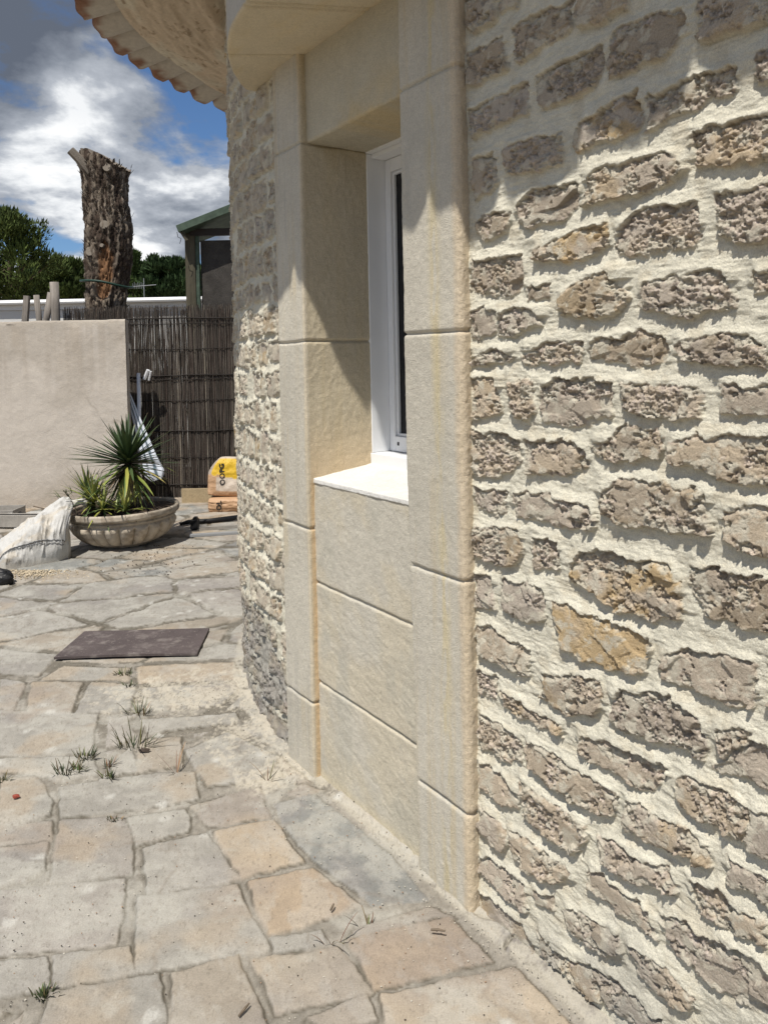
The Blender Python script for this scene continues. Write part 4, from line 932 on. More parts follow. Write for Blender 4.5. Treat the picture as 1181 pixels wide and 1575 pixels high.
tree(98, 397, 34, 30, 'small olive green pine between the tallest pine and the dead trunk', (0.060, 0.085, 0.024), 'round', 2)
tree(121, 408, 18, 31, 'narrow dark cypress beside the dead trunk', (0.025, 0.045, 0.020), 'cone', 3)
tree(66, 404, 40, 33, 'low dark tree under the tallest pine', (0.03, 0.05, 0.02), 'round', 12)
tree(206, 380, 30, 29, 'light green pine just right of the dead trunk', (0.060, 0.09, 0.028), 'cone', 4)
tree(236, 388, 28, 31, 'pointed green pine second to the right of the dead trunk', (0.045, 0.075, 0.022), 'cone', 5)
tree(258, 399, 34, 28, 'bushy dark green pine left of the garden shed', (0.035, 0.062, 0.022), 'round', 6)
tree(290, 404, 36, 30, 'dark green pine behind the garden shed', (0.04, 0.065, 0.02), 'round', 7)
tree(170, 405, 40, 33, 'dark green pine behind the dead trunk', (0.035, 0.055, 0.02), 'round', 8)
tree(222, 408, 40, 34, 'low rounded pine behind the aerial', (0.035, 0.06, 0.02), 'round', 14)
tree(345, 402, 36, 33, 'green pine behind the shed screen', (0.035, 0.055, 0.02), 'round', 9)
# garden lamp / aerial beyond the wall
m_al = material('pale_metal', (0.32, 0.33, 0.34), rough=0.45, metal=0.3)
an = empty('aerial', at(222, 430, 16)); tag(an, 'pale metal aerial beside the dead trunk above the white wall', 'aerial')
def rel(v): return v-an.location
b = MB(); b.tube([rel(at(222, 470, 16)), rel(at(221, 428, 16))], 0.008, 6); b.build('mast', m_al, an)
b = MB(); b.tube([rel(at(203, 441, 16)), rel(at(240, 438, 16))], 0.007, 6); b.build('boom', m_al, an)
b = MB()
for k in range(7):
    px = 204+k*2.6; b.tube([rel(at(px, 436-(k % 2)*2, 16)), rel(at(px+1, 444, 16))], 0.004, 5)
b.build('elements', m_al, an)

# ------------------------------------------------------------------ planter and yucca
m_pot = material('weathered_cast_concrete', attr=True, rough=0.92, var=[(40, 0.85, 1.1)], bumps=[(120, 0.003)], spec=0.15)
m_soil = material('dark_soil', (0.060, 0.042, 0.030), rough=1.0, var=[(40, 0.5, 1.5)], bumps=[(50, 0.02)])
pc = Vector((-2.375, 6.93, 0.0)); planter = empty('planter', tuple(pc)); planter.rotation_euler = (0, R_(-1.3), 0)
tag(planter, 'wide round grey concrete planter bowl with a fluted side holding the yucca', 'planter')
prf = np.array([(0.0, 0.004), (0.25, 0.004), (0.27, 0.02), (0.33, 0.045), (0.385, 0.085), (0.425, 0.13), (0.448, 0.175), (0.450, 0.205), (0.440, 0.218), (0.432, 0.226), (0.445, 0.232), (0.456, 0.240), (0.456, 0.250), (0.448, 0.256), (0.452, 0.262), (0.482, 0.272), (0.489, 0.285), (0.489, 0.318), (0.484, 0.328), (0.470, 0.331), (0.455, 0.322), (0.450, 0.25)])
dd_ = [prf[0]]
for a, c in zip(prf[:-1], prf[1:]):
    k = max(1, int(np.linalg.norm(c-a)/0.008))
    dd_ += [a+(c-a)*i/k for i in range(1, k+1)]
prf = np.array(dd_); th = np.linspace(0, 2*math.pi, 420, endpoint=False); TH, KK = np.meshgrid(th, np.arange(len(prf)))
r0_, z0_ = prf[KK, 0], prf[KK, 1]
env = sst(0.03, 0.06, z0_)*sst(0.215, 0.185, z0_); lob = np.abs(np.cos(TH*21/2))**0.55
r0_ = r0_+env*0.050*(lob-0.80)+0.004*(fbm(TH*6, z0_*30, 3, 3)-0.5)
C = np.ones(TH.shape+(3,))*np.array([0.46, 0.40, 0.32]); C = mixc3(C, (0.24, 0.21, 0.17), 0.75*sst(0.22, 0.26, z0_)*sst(0.35, 0.6, fbm(TH*3, z0_*14, 4, 4)))
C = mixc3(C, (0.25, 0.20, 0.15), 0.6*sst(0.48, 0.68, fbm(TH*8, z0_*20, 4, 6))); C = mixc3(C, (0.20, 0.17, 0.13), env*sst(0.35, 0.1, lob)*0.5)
grid_obj('bowl', np.stack([r0_*np.cos(TH), r0_*np.sin(TH), z0_], -1), C, m_pot, planter, closed=True)
rr_ = np.linspace(0, 0.46, 30); TH, RR = np.meshgrid(np.linspace(0, 2*math.pi, 90, endpoint=False), rr_)
zz_ = 0.295+0.03*(fbm(RR*np.cos(TH)*9, RR*np.sin(TH)*9, 4, 5)-0.4)+0.03*(1-RR/0.46)
grid_obj('soil', np.stack([RR*np.cos(TH), RR*np.sin(TH), zz_], -1), None, m_soil, planter, closed=True)
m_yleaf = material('yucca_leaf', attr=True, rough=0.45, spec=0.4)
def blade(V, F, Cc, p, d, L, W, col, droop, r, fold=0.35):
    side = d.cross(Vector((0, 0, 1))); side = (side if side.length > 0.05 else Vector((1, 0, 0))).normalized()
    n = 9; b_ = len(V); q = Vector(p); dd = Vector(d).normalized()
    for i in range(n+1):
        t = i/n; w_ = W*(0.55+1.0*t if t < 0.35 else 0.9*(1-(t-0.35)/0.65)**0.75)*0.5+0.0006
        nrm_ = side.cross(dd).normalized()
        V += [tuple(q-side*w_+nrm_*w_*fold), tuple(q), tuple(q+side*w_+nrm_*w_*fold)]
        g = 0.85+0.3*t; tip = max(0, (t-0.93)/0.07)
        cc = [col[k]*g*(1-tip)+(0.12, 0.07, 0.03)[k]*tip for k in range(3)]; Cc += [cc]*3
        q = q+dd*(L/n); dd = (dd+Vector((0, 0, -droop/n))).normalized()
    for i in range(n):
        a = b_+i*3; F += [(a, a+1, a+4, a+3), (a+1, a+2, a+5, a+4)]
yc = empty('yucca', (pc.x+0.03, pc.y, 0.30)); tag(yc, 'spiky dark green yucca with drooping yellow lower leaves in the concrete planter', 'yucca')
r = random.Random(17); top = at(197, 706, pc.y)-Vector(yc.location)
V, F, Cc = [], [], []
for i in range(120):
    v = r.random(); el = R_(84-84*v**0.62+r.uniform(-9, 9)); az = i*2.39996+r.uniform(-.2, .2)
    d = Vector((math.cos(az)*math.cos(el), math.sin(az)*math.cos(el), math.sin(el)))
    blade(V, F, Cc, top+Vector((0, 0, -0.05*v))+d*0.012, d, r.uniform(0.40, 0.60)*(0.75+0.25*v), r.uniform(0.030, 0.042), [(0.042, 0.070, 0.026), (0.065, 0.10, 0.035), (0.030, 0.052, 0.022)][r.randrange(3)], r.uniform(-0.05, 0.30), r)
mesh_obj('green_leaves', V, F, m_yleaf, yc, True, Cc)
V, F, Cc = [], [], []
for i in range(84):
    el = R_(r.uniform(-75, 5)); az = i*2.39996
    d = Vector((math.cos(az)*math.cos(el), math.sin(az)*math.cos(el), math.sin(el)))
    blade(V, F, Cc, top+Vector((0, 0, r.uniform(-0.13, -0.03))), d, r.uniform(0.32, 0.50), r.uniform(0.034, 0.048), [(0.30, 0.30, 0.065), (0.20, 0.24, 0.055), (0.36, 0.31, 0.10), (0.09, 0.14, 0.04), (0.13, 0.09, 0.05)][r.randrange(5)], r.uniform(0.2, 0.9), r)
mesh_obj('yellow_leaves', V, F, m_yleaf, yc, True, Cc)
b = MB(); b.tube([(0.01, 0, -0.02), (0, 0.01, 0.12), tuple(top-Vector((0, 0, 0.02)))], [0.045, 0.038, 0.03], 10, jit=0.1); b.build('trunk', m_bark, yc, True, col=[(0.09, 0.07, 0.05)]*30)
y2 = empty('young_yucca', (pc.x-0.20, pc.y-0.20, 0.30)); tag(y2, 'young green and yellow yucca offshoot at the left of the planter', 'yucca')
V, F, Cc = [], [], []
for j, (ox, oy, oz, n) in enumerate(((0.0, 0.0, 0.10, 60), (0.10, -0.06, 0.05, 40), (-0.10, 0.12, 0.14, 46), (0.30, -0.08, 0.03, 30))):
    for i in range(n):
        el = R_(r.uniform(-15, 85)); az = i*2.39996+j
        d = Vector((math.cos(az)*math.cos(el), math.sin(az)*math.cos(el), math.sin(el)))
        blade(V, F, Cc, Vector((ox, oy, oz)), d, r.uniform(0.20, 0.34), r.uniform(0.016, 0.026), [(0.05, 0.08, 0.03), (0.26, 0.27, 0.06), (0.08, 0.12, 0.04), (0.20, 0.23, 0.06)][r.randrange(4)], r.uniform(0.1, 0.8), r)
mesh_obj('leaves', V, F, m_yleaf, y2, True, Cc)
for pts_ in ([(0, 0, -0.03), (0, 0, 0.10)], [(-0.06, 0.08, -0.03), (-0.10, 0.12, 0.14)], [(0.08, -0.04, -0.03), (0.10, -0.06, 0.06)], [(0.28, -0.07, -0.03), (0.30, -0.08, 0.03)]):
    b = MB(); b.tube(pts_, 0.018, 7); b.build('stem', m_soil, y2, True)
o = empty('ivy_sprig', (pc.x-0.40, pc.y-0.16, 0.31)); tag(o, 'thin leggy sprig leaning over the left rim of the planter', 'plant')
V, F, Cc = [], [], []
for k in range(16):
    d = Vector((r.uniform(-1, 0.2), r.uniform(-.3, .3), r.uniform(-0.1, 0.9))).normalized(); blade(V, F, Cc, Vector((r.uniform(-0.10, 0.02), 0, r.uniform(0.06, 0.20))), d, r.uniform(0.04, 0.15), 0.012, (0.09, 0.12, 0.045), 0.3, r)
mesh_obj('leaves', V, F, m_yleaf, o, True, Cc); b = MB(); b.tube([(0.04, 0, -0.02), (0, 0, 0.10), (-0.08, 0, 0.20)], 0.005, 5); b.build('stem', m_dkwood, o)

# ------------------------------------------------------------------ woven sack
m_sack = material('white_woven_plastic', attr=True, rough=0.6, spec=0.3, bumps=[(260, 0.0015), (30, 0.004)])
Lp, Rp = gp(2, 878), gp(116, 858); ax = Rp-Lp; ax.z = 0; LL = ax.length; ax.normalize(); dp = Vector((-ax.y, ax.x, 0))
sk_ = empty('woven_sack', tuple((Lp+Rp)/2+dp*0.16)); tag(sk_, 'white woven plastic sack of rubble slumped against the left of the planter', 'sack')
U = np.linspace(0, 1, 170); PH = np.linspace(-0.15, math.pi+0.15, 110); UU, PP = np.meshgrid(U, PH)
hprof = np.interp(U, [0, 0.04, 0.12, 0.45, 0.72, 0.84, 0.90, 0.94, 0.97, 0.99, 1.0], [0.02, 0.15, 0.20, 0.33, 0.42, 0.46, 0.45, 0.38, 0.29, 0.17, 0.02]); wprof = np.interp(U, [0, 0.05, 0.3, 0.75, 0.90, 0.96, 0.99, 1.0], [0.05, 0.17, 0.20, 0.20, 0.16, 0.11, 0.06, 0.02])
hh_ = hprof[None, :]*np.maximum(np.sin(PP), -0.02)**1.0 if False else hprof[None, :]*np.sign(np.sin(PP))*np.abs(np.sin(PP))**0.75
ww_ = wprof[None, :]*np.cos(PP)
# the neck pulls over to the right and lies against the rim
neck = sst(0.55, 1.0, UU)*sst(0.20, 0.46, hh_)
wr = 0.10*(fbm(UU*3.5+PP*0.9, PP*1.3+UU*2, 2, 3)-0.5)+0.09*(ridge(UU*5-PP*0.7, PP*1.4+UU*3, 3, 5)-0.5)
wr = wr*sst(0, 0.1, hh_)
X = Lp.x+ax.x*(UU*LL+neck*0.13)+dp.x*(0.16-ww_*(1+wr*3)+neck*0.12); Y = Lp.y+ax.y*(UU*LL+neck*0.13)+dp.y*(0.16-ww_*(1+wr*3)+neck*0.12); Z = hh_*(1+wr*1.6)+0.012
C = np.ones(X.shape+(3,))*np.array([0.50, 0.49, 0.465]); C = mixc3(C, (0.50, 0.44, 0.35), 0.6*sst(0.5, 0.7, fbm(UU*6, PP*4, 4, 2))); C = mixc3(C, (0.42, 0.38, 0.31), 0.5*sst(0.07, 0.02, Z))
body = grid_obj('sack_body', np.stack([X-sk_.location.x, Y-sk_.location.y, Z], -1), C, m_sack, sk_)
S3 = np.stack([X-sk_.location.x, Y-sk_.location.y, Z], -1)
def on_sack(u, ph, out=0.006):
    j = int(np.clip(u*169, 0, 169)); i = int(np.clip((ph+0.15)/(math.pi+0.3)*109, 0, 109)); v = Vector(S3[i, j]); return v-dp*out*0.7+Vector((0, 0, out*0.3))
m_thread = material('grey_stitched_seam', (0.20, 0.20, 0.20), rough=0.9)
b = MB(); b.tube([on_sack(0.02+0.80*t, 0.75-0.50*t) for t in np.linspace(0, 1, 30)], 0.005, 5); b.tube([on_sack(0.02+0.80*t, 0.68-0.50*t) for t in np.linspace(0, 1, 30)], 0.003, 5)
b.tube([on_sack(0.84+0.10*t, 0.2+1.25*t) for t in np.linspace(0, 1, 24)], 0.005, 5); b.build('seam', m_thread, sk_, True)
b = MB(); p = on_sack(0.93, 1.5, 0.0); b.tube([p, p+Vector((0.07, 0.03, 0.015)), p+Vector((0.12, 0.04, -0.01))], [0.035, 0.028, 0.034], 9, jit=0.15); b.build('neck', m_sack, sk_, True, col=[(0.55, 0.53, 0.49)]*27)
V, F = [], []
for k in range(140):
    u = r.uniform(0.03, 0.82); p = on_sack(u, 0.66-0.5*u); q = p+Vector((r.uniform(-.008, .008), -0.006, -r.uniform(0.02, 0.05))); b_ = len(V)
    V += [tuple(p-ax*0.0015), tuple(p+ax*0.0015), tuple(q)]; F.append((b_, b_+1, b_+2))
mesh_obj('frayed_edge', V, F, m_sack, sk_, False, [(0.6, 0.6, 0.58)]*len(V))

# ------------------------------------------------------------------ building leftovers on the left
m_galv = material('dull_galvanised_steel', (0.30, 0.28, 0.25), rough=0.6, metal=0.0, var=[(9, 0.8, 1.15), (60, 0.9, 1.1)])
m_black = material('black_plastic', (0.012, 0.012, 0.013), rough=0.5)
def channel(name, p, q, wdt, hgt, label, cat, mat, group=None, thick=0.004, up=0.0):
    p, q = Vector(p), Vector(q); c = (p+q)/2; d = (q-p); L = d.length/2; rot = d.to_track_quat('X', 'Z').to_matrix()
    b = MB(); b.box((0, 0, thick/2), (L, wdt/2, thick/2)); b.box((0, -wdt/2+thick/2, hgt/2), (L, thick/2, hgt/2)); b.box((0, wdt/2-thick/2, hgt/2), (L, thick/2, hgt/2))
    b.box((0, -wdt/2+0.014, hgt+0.002), (L, 0.014, 0.0025)); b.box((0, wdt/2-0.014, hgt+0.002), (L, 0.014, 0.0025))
    b.V = [tuple(rot @ Vector(v)) for v in b.V]; o = b.build(name, mat, bevel=0.0012); o.location = c; tag(o, label, cat, group); return o
a = gp(-110, 826); c = gp(80, 828)
channel('metal_channel', (a.x, 7.72, 0.02), (c.x, 7.58, 0.02), 0.12, 0.115, 'long dull steel channel lying on the paving behind the woven sack', 'metal profile', m_galv)
tr = empty('metal_tray', (at(5, 785, 8.0).x, 8.0, 0)); tag(tr, 'open dark metal box frame at the left edge above the steel channel', 'tray')
b = MB(); w_ = 0.17
b.box((0, 0, 0.012), (w_, 0.14, 0.006)); b.box((0, -0.135, 0.125), (w_, 0.006, 0.012)); b.box((0, 0.135, 0.08), (w_, 0.006, 0.065)); b.box((w_-0.006, 0, 0.08), (0.006, 0.13, 0.058)); b.box((-w_+0.006, 0, 0.08), (0.006, 0.13, 0.058)); b.box((0, -0.135, 0.03), (w_, 0.006, 0.012))
b.build('frame', m_galv, tr, bevel=0.002); b = MB(); b.box((0.08, 0.0, 0.05), (0.05, 0.05, 0.032)); b.build('rubble_block', m_cap, tr, bevel=0.01)
q = at(55, 788, 7.85); jb = empty('plastic_jug', (q.x, 7.85, 0)); tag(jb, 'pale dirty plastic jug lying on its side with a black cap', 'jug')
b = MB(); b.tube([(-0.13, 0, 0.066), (-0.10, 0, 0.068), (-0.05, 0, 0.066), (0.10, 0, 0.062), (0.14, 0, 0.06), (0.15, 0, 0.058)], [0.022, 0.045, 0.064, 0.060, 0.055, 0.03], 20); b.build('body', material('milky_plastic', (0.42, 0.41, 0.38), rough=0.4, var=[(20, 0.6, 1.15)]), jb, True)
b = MB(); b.tube([(-0.175, 0, 0.068), (-0.125, 0, 0.066)], [0.030, 0.030], 14); b.box((-0.13, -0.03, 0.10), (0.035, 0.02, 0.02), Matrix.Rotation(0.5, 3, 'Y')); b.build('cap', m_black, jb); b = MB(); b.tube([(-0.11, -0.045, 0.09), (-0.05, -0.067, 0.06), (-0.02, -0.062, 0.02)], 0.005, 5); b.build('strap', m_black, jb)
m_stick = material('grey_brown_stick', (0.14, 0.11, 0.08), rough=0.95, var=[(60, 0.7, 1.3)])
for lb, p, q in (('longest thin dry stick behind the sack and jug', (52, 779), (112, 792)), ('short dry stick lying across the longest stick behind the sack', (64, 784), (104, 786)), ('crooked dark stick beside the plastic jug', (70, 790), (98, 781))):
    p, q = at(*p, 7.9), at(*q, 7.6); b = MB(); n_ = 7
    b.tube([p+(q-p)*k/n_+Vector((0, 0, random.uniform(-.006, .006))) for k in range(n_+1)], 0.007, 6, jit=0.2); b.V = [tuple(Vector(v)-p) for v in b.V]; o = b.build('dry_stick', m_stick); o.location = p; tag(o, lb, 'stick', 'dry sticks behind the sack')
# black lump at the left edge
p = gp(-6, 899); bm = bmesh.new(); bmesh.ops.create_icosphere(bm, subdivisions=4, radius=1)
for v in bm.verts:
    k = 1+0.25*(float(fbm(np.array(v.co.x*1.6+3), np.array(v.co.y*1.6+v.co.z), 4, 3))-0.5)*2; v.co = Vector((v.co.x*0.14*k, v.co.y*0.09*k, max(-0.04, v.co.z*0.075*k)+0.045))
me = bpy.data.meshes.new('black_bag'); bm.to_mesh(me); bm.free(); me.materials.append(m_black); o = link(bpy.data.objects.new('black_bag', me)); o.location = (p.x, p.y, 0); tag(o, 'crumpled black plastic bag at the left edge in front of the sack', 'bag')

# ------------------------------------------------------------------ by the fence on the right
m_board = material('pale_chipboard', (0.36, 0.28, 0.17), rough=0.85, var=[(60, 0.8, 1.15)], bumps=[(90, 0.002)])
p = at(300, 784, 8.75); b = MB(); b.box((0, 0, 0.085), (0.175, 0.011, 0.083)); o = b.build('chipboard_offcut', m_board, bevel=0.002); o.location = (p.x, 8.85, 0.0); tag(o, 'pale chipboard offcut standing at the foot of the brushwood fence', 'board')
m_bag = material('kraft_paper_sack', attr=True, rough=0.5, spec=0.35, bumps=[(20, 0.008), (6, 0.02)])
m_ink = material('black_print', (0.02, 0.018, 0.018), rough=0.7)
def paper_bag(loc, hx, hy, hz, rot, top_yellow, label, words, tx, name='cement_bag'):
    o = empty(name, loc); o.rotation_euler = rot; tag(o, label, 'bag', 'building material bags by the fence')
    bm = bmesh.new(); bmesh.ops.create_cube(bm, size=2); bmesh.ops.subdivide_edges(bm, edges=bm.edges[:], cuts=28, use_grid_fill=True)
    cols = []
    for v in bm.verts:
        x, y, z = v.co; q = (1-min(1, abs(x))**5)*(1-min(1, abs(z))**5)
        w_ = float(ridge(np.array(x*1.7+loc[2]*9), np.array(z*2.1+y*0.5), 4, 6))-0.55
        v.co = Vector((x*hx*(1-0.06*abs(z)**3), y*hy*(0.62+0.38*q)+0.012*w_*2*np.sign(y), z*hz*(1-0.05*abs(x)**3)+hz)) + Vector((0, 0, 0))
        if top_yellow and z > 0.1 and x < 0: v.co.x += 0.5*hx*((z-0.1)/0.9)**1.6*(-x)
        if top_yellow and z > -0.05-0.10*x+0.12*w_: c = (0.62, 0.40, 0.03) if z < 0.9 else (0.45, 0.38, 0.30)
        elif top_yellow and abs(x) < 0.55 and -0.75 < z < -0.1: c = (0.52, 0.44, 0.36)
        else: c = (0.46, 0.29, 0.17)
        if x < -0.8 and top_yellow and z > 0.1: c = (0.36, 0.30, 0.25)
        cols.append(c)
    V = [tuple(v.co) for v in bm.verts]; F = [tuple(v.index for v in f.verts) for f in bm.faces]; bm.free()
    mesh_obj('paper_body', V, F, m_bag, o, True, cols)
    for wd, px_, pz_, sz in words:
        cu = bpy.data.curves.new('lettering', 'FONT'); cu.body = wd; cu.size = sz; cu.extrude = 0.0015; cu.offset = 0.0025; cu.align_x = 'CENTER'; cu.align_y = 'CENTER'; cu.space_character = 1.15
        cu.materials.append(m_ink); t = link(bpy.data.objects.new('lettering', cu), o); t.location = (px_, -hy-0.006, pz_); t.rotation_euler = (math.pi/2, R_(-90+tx), 0)
        bpy.context.view_layer.update(); mm = bpy.data.meshes.new_from_object(t.evaluated_get(bpy.context.evaluated_depsgraph_get())); t2 = link(bpy.data.objects.new('lettering', mm), o); t2.location = t.location; t2.rotation_euler = t.rotation_euler; bpy.data.objects.remove(t)
    return o
xb = at(322, 792, 8.3).x
paper_bag((xb+0.22, 8.32, 0.0), 0.22, 0.13, 0.078, (0, 0, 0.03), False, 'lower kraft paper building bag lying flat under the yellow topped bag', [('OL', -0.09, 0.085, 0.075)], 0)
paper_bag((xb+0.19, 8.36, 0.155), 0.215, 0.09, 0.215, (R_(-10), R_(3), 0.03), True, 'upper kraft paper building bag with a glossy yellow top', [('OOPG', -0.055, 0.235, 0.075)], -6)
m_pale = material('brushed_aluminium', (0.34, 0.35, 0.36), rough=0.45, metal=0.4)
a, c = gp(288, 829), gp(372, 824)
channel('aluminium_rail', (a.x, 7.10, 0.0), (c.x, 7.20, 0.0), 0.06, 0.018, 'front flat grey aluminium rail lying on the paving by the tower', 'metal rail', m_pale, 'rails beside the planter')
channel('aluminium_rail', (a.x+0.03, 7.34, 0.0), (c.x, 7.46, 0.0), 0.05, 0.032, 'rear darker aluminium rail lying behind the front rail', 'metal rail', m_galv, 'rails beside the planter')
a, c = at(276, 806, 7.55), at(366, 796, 7.7); b = MB(); b.tube([a, a+(c-a)*0.15+Vector((0, 0, .012)), a+(c-a)*0.5, c], [0.014, 0.022, 0.024, 0.026], 7, jit=0.1); b.V = [tuple(Vector(v)-a) for v in b.V]; o = b.build('black_pipe', m_black, None, True); o.location = a; tag(o, 'black plastic pipe propped above the aluminium rails', 'pipe')
p = gp(279, 833); b = MB(); b.box((0, 0, 0.05), (0.035, 0.05, 0.05)); b.box((0.005, 0, 0.11), (0.02, 0.035, 0.012)); o = b.build('rubber_block', m_black, bevel=0.008); o.location = (p.x, 7.42, 0); tag(o, 'black rubber block just right of the planter', 'block')

# folded parasol leaning in the corner
m_wh = material('white_enamel', (0.70, 0.71, 0.73), rough=0.4)
m_cloth = material('blue_white_canvas', attr=True, rough=0.8, bumps=[(40, 0.004)])
pp = at(214, 700, 8.98); pa_ = empty('folded_parasol', (pp.x, 8.98, 0)); tag(pa_, 'folded parasol with white pole and blue and white canvas leaning behind the yucca', 'parasol')
rl = lambda v: v-Vector(pa_.location)
b = MB(); b.tube([rl(at(216, 765, 8.85)), rl(at(213, 574, 9.02))], [0.021, 0.021], 12); b.build('pole', m_wh, pa_, True)
b = MB(); b.tube([rl(at(222, 583, 9.0)), rl(at(228, 569, 8.98))], 0.022, 8); b.tube([rl(at(229, 585, 9.0)), rl(at(232, 571, 8.98))], 0.012, 8); b.build('bracket', m_wh, pa_)
U = np.linspace(0, 1, 40); TT = np.linspace(0, 2*math.pi, 60, endpoint=False); TH, UU = np.meshgrid(TT, U)
e0, e1_ = rl(at(197, 606, 8.93)), rl(at(242, 738, 8.80)); wdt = np.interp(U, [0, 0.3, 0.7, 0.93, 1], [0.02, 0.035, 0.065, 0.09, 0.05])[:, None]
pl = 1+0.35*np.cos(TH*5+UU*3); X = e0.x+(e1_.x-e0.x)*UU+wdt*pl*np.cos(TH); Y = e0.y+(e1_.y-e0.y)*UU+wdt*0.6*pl*np.sin(TH); Z = e0.z+(e1_.z-e0.z)*UU+0.3*wdt*pl*np.cos(TH)
st_ = (np.cos(TH*5+UU*3) > -0.45)[..., None]; C = np.where(st_, np.array([0.62, 0.66, 0.72]), np.array([0.10, 0.14, 0.17])); grid_obj('canvas', np.stack([X, Y, Z], -1), C, m_cloth, pa_, closed=True)

# ------------------------------------------------------------------ rubber plate on the paving
m_plate = material('dusty_brown_rubber', (0.085, 0.068, 0.066), rough=0.75, var=[(9, 0.85, 1.2)], spots=[(14, 0.52, 0.74, (0.20, 0.175, 0.16)), (90, 0.62, 0.70, (0.30, 0.27, 0.24))], bumps=[(200, 0.0006), (8, 0.002)])
cr = [gp(83, 1019), gp(303, 1013), gp(322, 973), gp(130, 978)]; n_ = 14; cz_ = sum(cr, Vector())/4
V = []; F = []
for lay in (0, 1):
    for i in range(n_+1):
        for j in range(n_+1):
            u, v = i/n_, j/n_; p = cr[0].lerp(cr[1], u).lerp(cr[3].lerp(cr[2], u), v)-cz_
            V.append((p.x, p.y, 0.030+0.012*lay+0.006*math.sin(u*3.1)*(1-v)-0.002))
N1 = (n_+1)**2
for i in range(n_):
    for j in range(n_):
        a = i*(n_+1)+j; F.append((N1+a, N1+a+n_+1, N1+a+n_+2, N1+a+1)); F.append((a, a+1, a+n_+2, a+n_+1))
for k in range(n_):
    for a, c in ((k, k+1), (n_*(n_+1)+k, n_*(n_+1)+k+1), (k*(n_+1), (k+1)*(n_+1)), (k*(n_+1)+n_, (k+1)*(n_+1)+n_)): F.append((a, c, N1+c, N1+a))
o = mesh_obj('rubber_mat', V, F, m_plate); o.location = (cz_.x, cz_.y, -0.012); tag(o, 'flat dark brown rubber mat lying on the paving near the tower foot', 'mat')

# ------------------------------------------------------------------ weeds and small debris
m_grass = material('weed_blades', attr=True, rough=0.7)
GRN, DRY, DRK = (0.085, 0.095, 0.035), (0.20, 0.155, 0.085), (0.045, 0.050, 0.022)
weeds = [(210, 1152, 0.13, 15, GRN, DRK, 'tallest green weed tuft in the paving joint beyond the blue grey slab'), (272, 1192, 0.14, 6, DRY, DRY, 'thin tan grass stalks right of the tallest weed tuft'),
 (131, 1170, 0.06, 30, DRK, GRN, 'low dark weed patch left of the tallest weed tuft'), (100, 1192, 0.07, 16, GRN, DRK, 'small green weed sprig below the low dark weed patch'), (120, 1190, 0.06, 12, GRN, GRN, 'tiny green weed right of the small green sprig'),
 (190, 1040, 0.05, 20, GRN, DRK, 'green weed in the joint in front of the rubber mat'), (200, 1058, 0.05, 12, DRK, GRN, 'dark weed a little below the weed by the mat'), (214, 1100, 0.09, 14, DRY, DRK, 'half dry weed between the mat and the tallest tuft'),
 (411, 1200, 0.10, 6, DRY, DRY, 'two pale dry stalks by the foot of the left window jamb'), (510, 1452, 0.10, 6, DRY, (0.16, 0.09, 0.06), 'reddish dry stalks in the joint beside the orange slabs'), (566, 1424, 0.06, 5, DRY, (0.14, 0.08, 0.06), 'sparse dry stalks at the pointed end of the blue grey slab'),
 (68, 1535, 0.035, 18, DRK, GRN, 'tiny green weed in the joint at the bottom left'), (170, 1200, 0.07, 10, DRK, GRN, 'dark weed in the joint above the pale square slab'), (3, 1205, 0.05, 12, GRN, DRK, 'green weed at the left edge of the paving'), (168, 1180, 0.06, 9, DRY, DRK, 'brown weed left below the tallest weed tuft'), (175, 1262, 0.02, 14, DRK, DRY, 'flat weed scrap at the corner of the pale square slab')]
for px, py, h_, n, c1_, c2_, lb in weeds:
    g = gp(px, py); V, F, Cc = [], [], []; rad_ = 0.015+0.5*h_*0.6 if n > 12 else 0.02
    for k in range(n*2 if n > 8 else n):
        a = r.uniform(0, 6.28); q = r.uniform(0, 1)*rad_; d = Vector((math.cos(a)*r.uniform(0.1, 0.9), math.sin(a)*r.uniform(0.1, 0.9), 1)).normalized()
        blade(V, F, Cc, Vector((math.cos(a)*q*1.3, math.sin(a)*q*0.6, 0.0)), d, h_*r.uniform(0.45, 1.05), 0.0042 if n > 8 else 0.003, [c * r.uniform(0.7, 1.3) for c in (c1_ if r.random() < 0.6 else c2_)], r.uniform(0.1, 0.9), r, 0.2)
    o = mesh_obj('weed_tuft', V, F, m_grass, None, False, Cc); o.location = (g.x, g.y, -0.004); tag(o, lb, 'weed', 'weeds growing in the paving joints')
def chip(px, py, size, col, label, name, cat, stretch=(1, 1, 0.6)):
    g = gp(px, py); bm = bmesh.new(); bmesh.ops.create_icosphere(bm, subdivisions=2, radius=1)
    for v in bm.verts: k = r.uniform(0.75, 1.15); v.co = Vector((v.co.x*size*stretch[0]*k, v.co.y*size*stretch[1]*k, v.co.z*size*stretch[2]*k))
    me = bpy.data.meshes.new(name); bm.to_mesh(me); bm.free(); me.materials.append(material(name+'_surface', col, rough=0.9)); o = link(bpy.data.objects.new(name, me)); o.location = (g.x, g.y, 0.012+size*0.3); tag(o, label, cat); return o
chip(25, 1231, 0.012, (0.26, 0.06, 0.04), 'small red brick chip on the pale slab at the left edge', 'brick_chip', 'brick chip', (1.3, 0.8, 0.6))
chip(222, 1160, 0.016, (0.06, 0.045, 0.035), 'dark brown clod beside the tallest weed tuft', 'earth_clod', 'clod', (1.6, 0.8, 0.5))
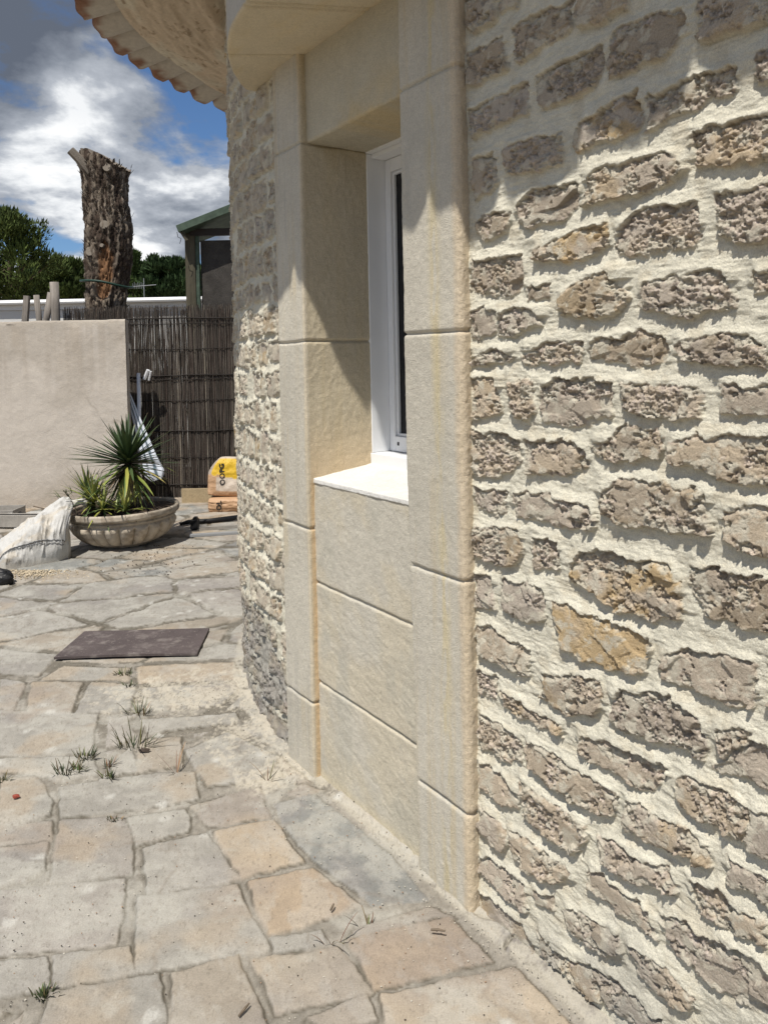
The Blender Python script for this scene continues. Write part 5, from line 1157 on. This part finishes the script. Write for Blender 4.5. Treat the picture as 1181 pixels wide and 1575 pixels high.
for lb, p, q in (('dark twig on the slab at the bottom centre', (367, 1563), (383, 1543)), ('dark twig on the orange slab beside the blue grey slab', (508, 1400), (513, 1390)), ('short brown splinter on the far orange slab near the right window jamb', (662, 1430), (684, 1432))):
    p, q = gp(*p, 0.02), gp(*q, 0.024); b = MB(); b.tube([Vector((0, 0, 0)), (q-p)*0.5+Vector((0.001, 0, 0.002)), q-p], [0.0028, 0.0035, 0.002], 6); o = b.build('twig', m_stick); o.location = p; tag(o, lb, 'twig', 'twigs fallen on the paving')
# crumbs of soil, lime and stone scattered on the paving
V, F, Cc = [], [], []
def sh_(a, b_, c): g_ = r.uniform(0.6, 1.1); return (a*g_, b_*g_, c*g_)
def crumb(x, y, s_, col):
    b_ = len(V); k = [r.uniform(0.6, 1.3) for _ in range(6)]
    zb = 0.006
    V.extend([(x+s_*k[0], y, zb+s_*0.3), (x-s_*k[1], y, zb+s_*0.3), (x, y+s_*k[2], zb+s_*0.3), (x, y-s_*k[3], zb+s_*0.3), (x, y, zb+s_*0.9*k[4]), (x, y, zb-s_)])
    F.extend([(b_+a, b_+c, b_+4) for a, c in ((0, 2), (2, 1), (1, 3), (3, 0))]+[(b_+c, b_+a, b_+5) for a, c in ((0, 2), (2, 1), (1, 3), (3, 0))]); Cc.extend([col]*6)
for k in range(150):
    a = r.gauss(0, 1); g = gp(235+a*45, r.uniform(838, 885)); crumb(g.x, g.y, r.uniform(0.002, 0.008), sh_(0.10, 0.08, 0.065))
for k in range(700):
    g = gp(50+r.gauss(0, 32), 878+abs(r.gauss(0, 6))); crumb(g.x, g.y, r.uniform(0.003, 0.010), sh_(0.50, 0.42, 0.30))
for k in range(700):
    t = r.uniform(-1.6, 1.9); x, y = plan(t, 0.0+abs(r.gauss(0, 0.07))); crumb(float(x), float(y), r.uniform(0.001, 0.003), sh_(0.50, 0.46, 0.38))
for k in range(1200):
    g = gp(r.uniform(120, 380)+r.gauss(0, 20), 1080+r.gauss(0, 40)); crumb(g.x, g.y, r.uniform(0.001, 0.0032), sh_(0.48, 0.44, 0.36))
for k in range(900):
    g = gp(r.uniform(-50, 760), r.uniform(900, 1600)); crumb(g.x, g.y, r.uniform(0.001, 0.003), r.choice([(0.5, 0.47, 0.4), (0.06, 0.05, 0.04), (0.3, 0.2, 0.13)]))
m_crumb = material('loose_crumbs', attr=True, rough=0.95)
o = mesh_obj('grit', V, F, m_crumb, None, False, Cc); tag(o, 'scattered crumbs of lime, soil and stone on the paving', kind='stuff')
